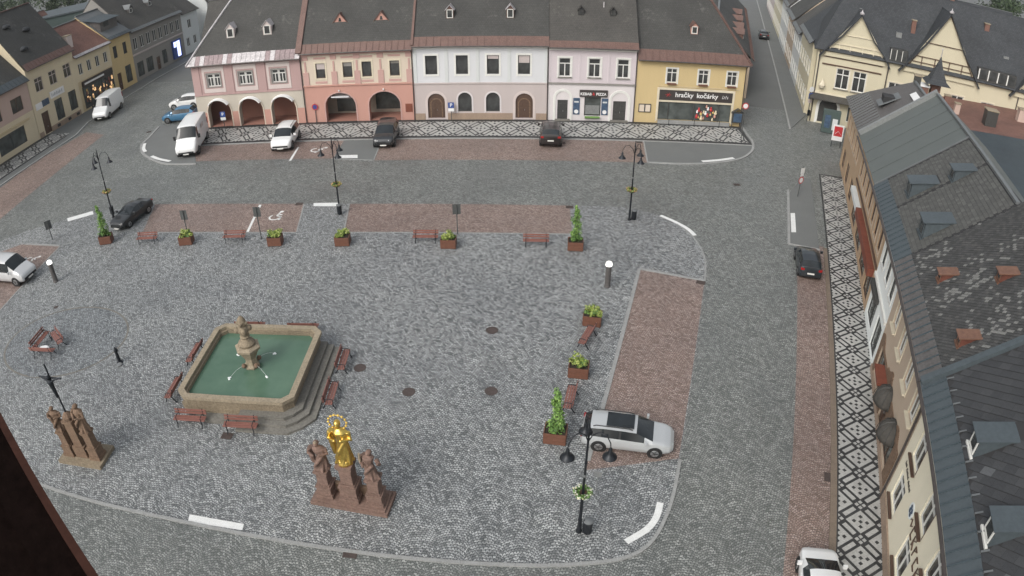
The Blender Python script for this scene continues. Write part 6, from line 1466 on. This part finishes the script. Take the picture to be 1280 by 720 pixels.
def make_car(kind, paint, label, name='parked_car', cat='car', extras=()):
    K = KINDS[kind]; keys = K['keys']; r = empty(name, (0, 0, 0), 0, label, cat)
    base = sorted(set([k[0] for k in keys] + [keys[0][0] + (keys[-1][0] - keys[0][0]) * i / 34 for i in range(35)] + [p + d for p in K['pillars'] for d in (-.05, .05)]))
    st = catmull(keys, base)
    def sect(s):
        x, zb, ze, hw, zt, wt = s; zm = zb + (ze - zb) * .45; rise = zt - ze
        return [(x, 0, zb), (x, hw * .86, zb), (x, hw * .975, zb + .12), (x, hw, zm), (x, hw * .985, ze - .08), (x, hw * .955, ze), (x, wt + (hw * .955 - wt) * .12, ze + rise * .84), (x, wt * .92, zt - min(.05, rise * .1)), (x, wt * .6, zt), (x, 0, zt + min(.02, rise * .1))]
    rows = [sect(s) for s in st]; B = {n: MB() for n in ('body', 'windscreen', 'rear_window', 'side_window', 'under')}; npt = 10
    for i in range(len(rows) - 1):
        xm = (base[i] + base[i + 1]) / 2
        inr = lambda rg: rg and rg[0] <= xm <= rg[1]
        pil = any(abs(xm - p) < .05 for p in K['pillars']) or (K['roof'] and (abs(xm - K['roof'][0]) < .09))
        for k in range(npt - 1):
            for sgn in (1, -1):
                tgt = 'body'
                if k == 0: tgt = 'under'
                if k in (5,) and inr(K['roof']) and not pil: tgt = 'side_window'
                if k in (5,) and inr(K['roof']) and pil: tgt = 'under'
                if k == 5 and inr(K['screen']) and xm < K['screen'][0] + .45 * (K['screen'][1] - K['screen'][0]): tgt = 'side_window'
                if k in (6, 7, 8) and inr(K['screen']): tgt = 'windscreen'
                if k in (6, 7, 8) and inr(K['rear']): tgt = 'rear_window'
                if kind in ('minivan',) and i == 0 and k in (5, 6, 7): tgt = 'rear_window'
                a, b2, c, d = rows[i][k], rows[i + 1][k], rows[i + 1][k + 1], rows[i][k + 1]
                q = [(p[0], p[1] * sgn, p[2]) for p in (a, b2, c, d)]
                B[tgt].quad(*(q if sgn > 0 else q[::-1]))
    for row, rev in ((rows[0], False), (rows[-1], True)):
        f = [(p[0], p[1], p[2]) for p in row] + [(p[0], -p[1], p[2]) for p in row[::-1][1:-1]]
        B['body'].quad(*(f if not rev else f[::-1]))
    def weld(mb, nm, mat, parent):
        me = mb.mesh(nm, mat); bm = bmesh.new(); bm.from_mesh(me); bmesh.ops.remove_doubles(bm, verts=bm.verts, dist=.002); bmesh.ops.recalc_face_normals(bm, faces=bm.faces) if nm == 'body' else None
        bm.to_mesh(me); bm.free(); me.polygons.foreach_set('use_smooth', [True] * len(me.polygons)); me.set_sharp_from_angle(angle=R(38)); return child(nm, me, parent)
    bd = weld(B['body'], 'body', 'paint_' + paint, r)
    for nm, mt in (('windscreen', 'car_glass'), ('rear_window', 'car_glass')):
        if B[nm].f: weld(B[nm], nm, mt, r)
    for s in (1, -1):                                     # side glass left and right apart
        m = MB()
        for f in B['side_window'].f:
            q = [B['side_window'].v[i] for i in f]
            if q[0][1] * s > 0: m.quad(*[(p[0], p[1] + s * .006, p[2]) for p in q])
        if m.f: weld(m, 'side_window', 'car_glass', r)
    weld(B['under'], 'underbody', 'plastic_black', r)
    wr = K['wr']; hw = max(k[3] for k in keys)
    for x in K['wheels']:
        for s in (1, -1):
            MB().tube([(x, s * (hw - .25), wr), (x, s * (hw + .008), wr)], wr * 1.17, 20).build('wheel_arch', 'plastic_black', r)
            wl = MB().tube([(x, s * (hw - .2), wr), (x, s * (hw - .01), wr), (x, s * (hw + .02), wr)], [wr, wr, wr * .93], 20).build('wheel', 'rubber', r)
            MB().tube([(x, s * (hw + .005), wr), (x, s * (hw + .028), wr)], [wr * .68, wr * .62], 14).build('rim', 'alloy' if paint != 'x' else 'rubber', wl)
            m = MB()
            for a in range(5): m.beam((x, s * (hw + .032), wr), (x + wr * .6 * math.cos(a * 1.2566), s * (hw + .032), wr + wr * .6 * math.sin(a * 1.2566)), .05, .012)
            m.build('spoke', 'plastic_black', wl)
    xf, xb = keys[-1][0], keys[0][0]; zf = keys[-2][2]; wf = keys[-2][3]; tall = K.get('cargo') or kind == 'minivan'
    MB().box(xf - .2, -wf * .8, zf - (.36 if not tall else .42), xf + .02, wf * .8, zf - (.22 if not tall else .26)).build('grille', 'plastic_black', r)
    MB().box(xf - .1, -.26, zf - .5, xf + .03, .26, zf - .39).build('number_plate', 'plate', r); zb_ = keys[1][2]
    MB().box(xb - .03, -.26, zb_ - .42, xb + .1, .26, zb_ - .31).build('number_plate', 'plate', r)
    for s in (1, -1):
        MB().add([(xf - .34, s * wf * .96, zf - .12), (xf - .02, s * wf * .58, zf - .16), (xf + .005, s * wf * .56, zf - .04), (xf - .36, s * (wf * .98), zf + .03), (xf - .32, s * wf * .7, zf + .06), (xf - .1, s * wf * .5, zf - .0)], [(0, 1, 2, 3), (3, 2, 5, 4), (0, 3, 4), (1, 5, 2)]).build('headlight', 'lamp_clear', r)
        wb = keys[1][3]; MB().box(xb - .012, s * wb * .98 - (.26 if s > 0 else -.0), zb_ - .14, xb + .17, s * wb * .98 + (0 if s > 0 else .26), zb_ + (.02 if not tall else .5)).build('taillight', 'lamp_red', r)
        xm = K['screen'][1] - .35; mw = hw + .14; MB().box(xm - .06, s * mw - .11, keys[5][2] + .02, xm + .06, s * mw + .09, keys[5][2] + .2 + (.18 if K.get('cargo') else 0)).build('mirror', 'plastic_black' if K.get('cargo') else 'paint_' + paint, r)
        for xd in ((-.6, .35) if not K.get('cargo') else (.7,)): MB().box(xd - .1, s * hw * .99 - .012, keys[4][2] - .2, xd + .1, s * hw * .99 + .03, keys[4][2] - .165).build('door_handle', 'paint_' + paint, r)
    for e in extras: e(r, K)
    return r
def rails(r, K):
    for s in (1, -1): x0, x1 = K['roof']; z = K['keys'][4][4]; MB().tube([(x0 + .15, s * .62, z - .03), (x0 + .3, s * .62, z + .04), (x1 - .4, s * .62, z + .04), (x1 - .2, s * .62, z - .02)], .025, 6).build('roof_rail', 'plastic_black', r)
def sunroof(r, K): z = K['keys'][4][4]; MB().box(-1.15, -.52, z + .0, .25, .52, z + .028).build('glass_roof', 'car_glass', r)
def side_print(r, K): MB().box(-.9, 1.015, 1.75, .1, 1.03, 2.1).build('side_lettering', 'w_greypink', r)
def place(o, front_px, rear_px, z=.008, sc_=1.16):
    f, b2 = G(*front_px), G(*rear_px); c = (f + b2) / 2; d = f - b2; o.location = (c.x, c.y, z); o.rotation_euler = (0, 0, math.atan2(d.y, d.x)); o.scale = (sc_, sc_, sc_); return o
place(make_car('van', 'white', 'tall white panel van parked at the arcade corner', 'parked_van', 'van', (side_print,)), (233, 200), (251, 170), .05, 1.4)
place(make_car('suv', 'white', 'white estate with roof rails parked by the painted wheelchair symbol', extras=(rails,)), (350, 193), (366, 168), sc_=1.4)
place(make_car('suv', 'graphite', 'dark grey car nosing out in front of the salmon arches'), (479, 188), (488, 165), sc_=1.36)
place(make_car('suv', 'maroon', 'dark maroon car with its tail to the square before the lilac house'), (688.5, 163), (688, 188), sc_=1.36)
place(make_car('sedan', 'black', 'black low saloon parked askew beside the lamp and tall planter'), (151, 286), (181, 263))
place(make_car('minivan', 'silver', 'silver passenger minivan standing on the red bay by the bollard lamp', 'parked_van', 'van'), (46, 351), (-16, 346), sc_=1.24)
place(make_car('estate', 'pearl', 'silver estate car with a dark glass roof behind the lamp with white flowers', extras=(sunroof, rails)), (832, 559), (735, 547), sc_=1.1)
place(make_car('hatch', 'navy', 'dark hatchback parked at the end of the asphalt stub by the mosaic pavement'), (1005, 320), (1011, 351))
place(make_car('hatch', 'white', 'white hatchback on the red strip beneath the cream house'), (1018, 716), (1021, 770))
place(make_car('van', 'white', 'white panel van in front of the lit shop window', 'parked_van', 'van'), (121, 156), (151, 130), sc_=1.34)
place(make_car('hatch', 'blue', 'small blue hatchback beside the pink corner house'), (211, 152), (242, 149), .05, 1.36)
place(make_car('hatch', 'white', 'white hatchback half hidden behind the blue car and the corner house'), (219, 135), (248, 132), .01, 1.36)
place(make_car('suv', 'graphite', 'dark car driving up the side street', 'moving_car'), (953, 40), (956, 56), .0)
# ================================================================== TOWER WINDOW BESIDE THE CAMERA
def near(px, py, d): return Vector((0, 0, HC)) + ray(px, py) * d
zt = -0.75
P0, P1 = [Vector((0, 0, HC)) + ray(*p) * (zt / ray(*p).z) for p in ((-70, 368), (160, 772))]
dv = (P1 - P0).normalized(); sd = Vector((dv.y, -dv.x, 0)).normalized()
if sd.x > 0: sd = -sd
tw = empty('window_sash', P0, math.atan2(dv.y, dv.x), 'dark brown wooden tower window sash beside the viewpoint', 'window frame')
L_ = (P1 - P0).length; sg_ = 1 if (Matrix.Rotation(-math.atan2(dv.y, dv.x), 3, 'Z') @ sd).y > 0 else -1
def sb(y0, y1, z0, z1, nm, mat): MB().box(-.6, min(sg_ * y0, sg_ * y1), z0, L_ + .8, max(sg_ * y0, sg_ * y1), z1).build(nm, mat, tw)
sb(0.0, .014, -.06, .0, 'moulding', 'brown_moulding'); sb(.0145, .075, -.06, -.012, 'rail', 'shaded_wood'); sb(.076, .5, -.06, -.035, 'board', 'shaded_wood'); sb(.26, .27, -.034, -.03, 'batten', 'brown_moulding')  # rail and board take their darkness from the colour, as shaded tower interior
# ================================================================== DAMP MORNING AIR
hz = MB().box(-1610, -410, -1.0, 1610, 1610, 31.0).build('haze', 'asphalt', None, kind='stuff')
hm = bpy.data.materials.new('haze'); hm.use_nodes = True; hn = hm.node_tree; hn.nodes.remove(hn.nodes['Principled BSDF'])
pvn = hn.nodes.new('ShaderNodeVolumePrincipled'); pvn.inputs['Color'].default_value = (.93, .96, 1.0, 1); pvn.inputs['Density'].default_value = 0.00014; pvn.inputs['Anisotropy'].default_value = 0.2
hn.links.new(pvn.outputs[0], hn.nodes['Material Output'].inputs['Volume']); hz.data.materials.clear(); hz.data.materials.append(hm)
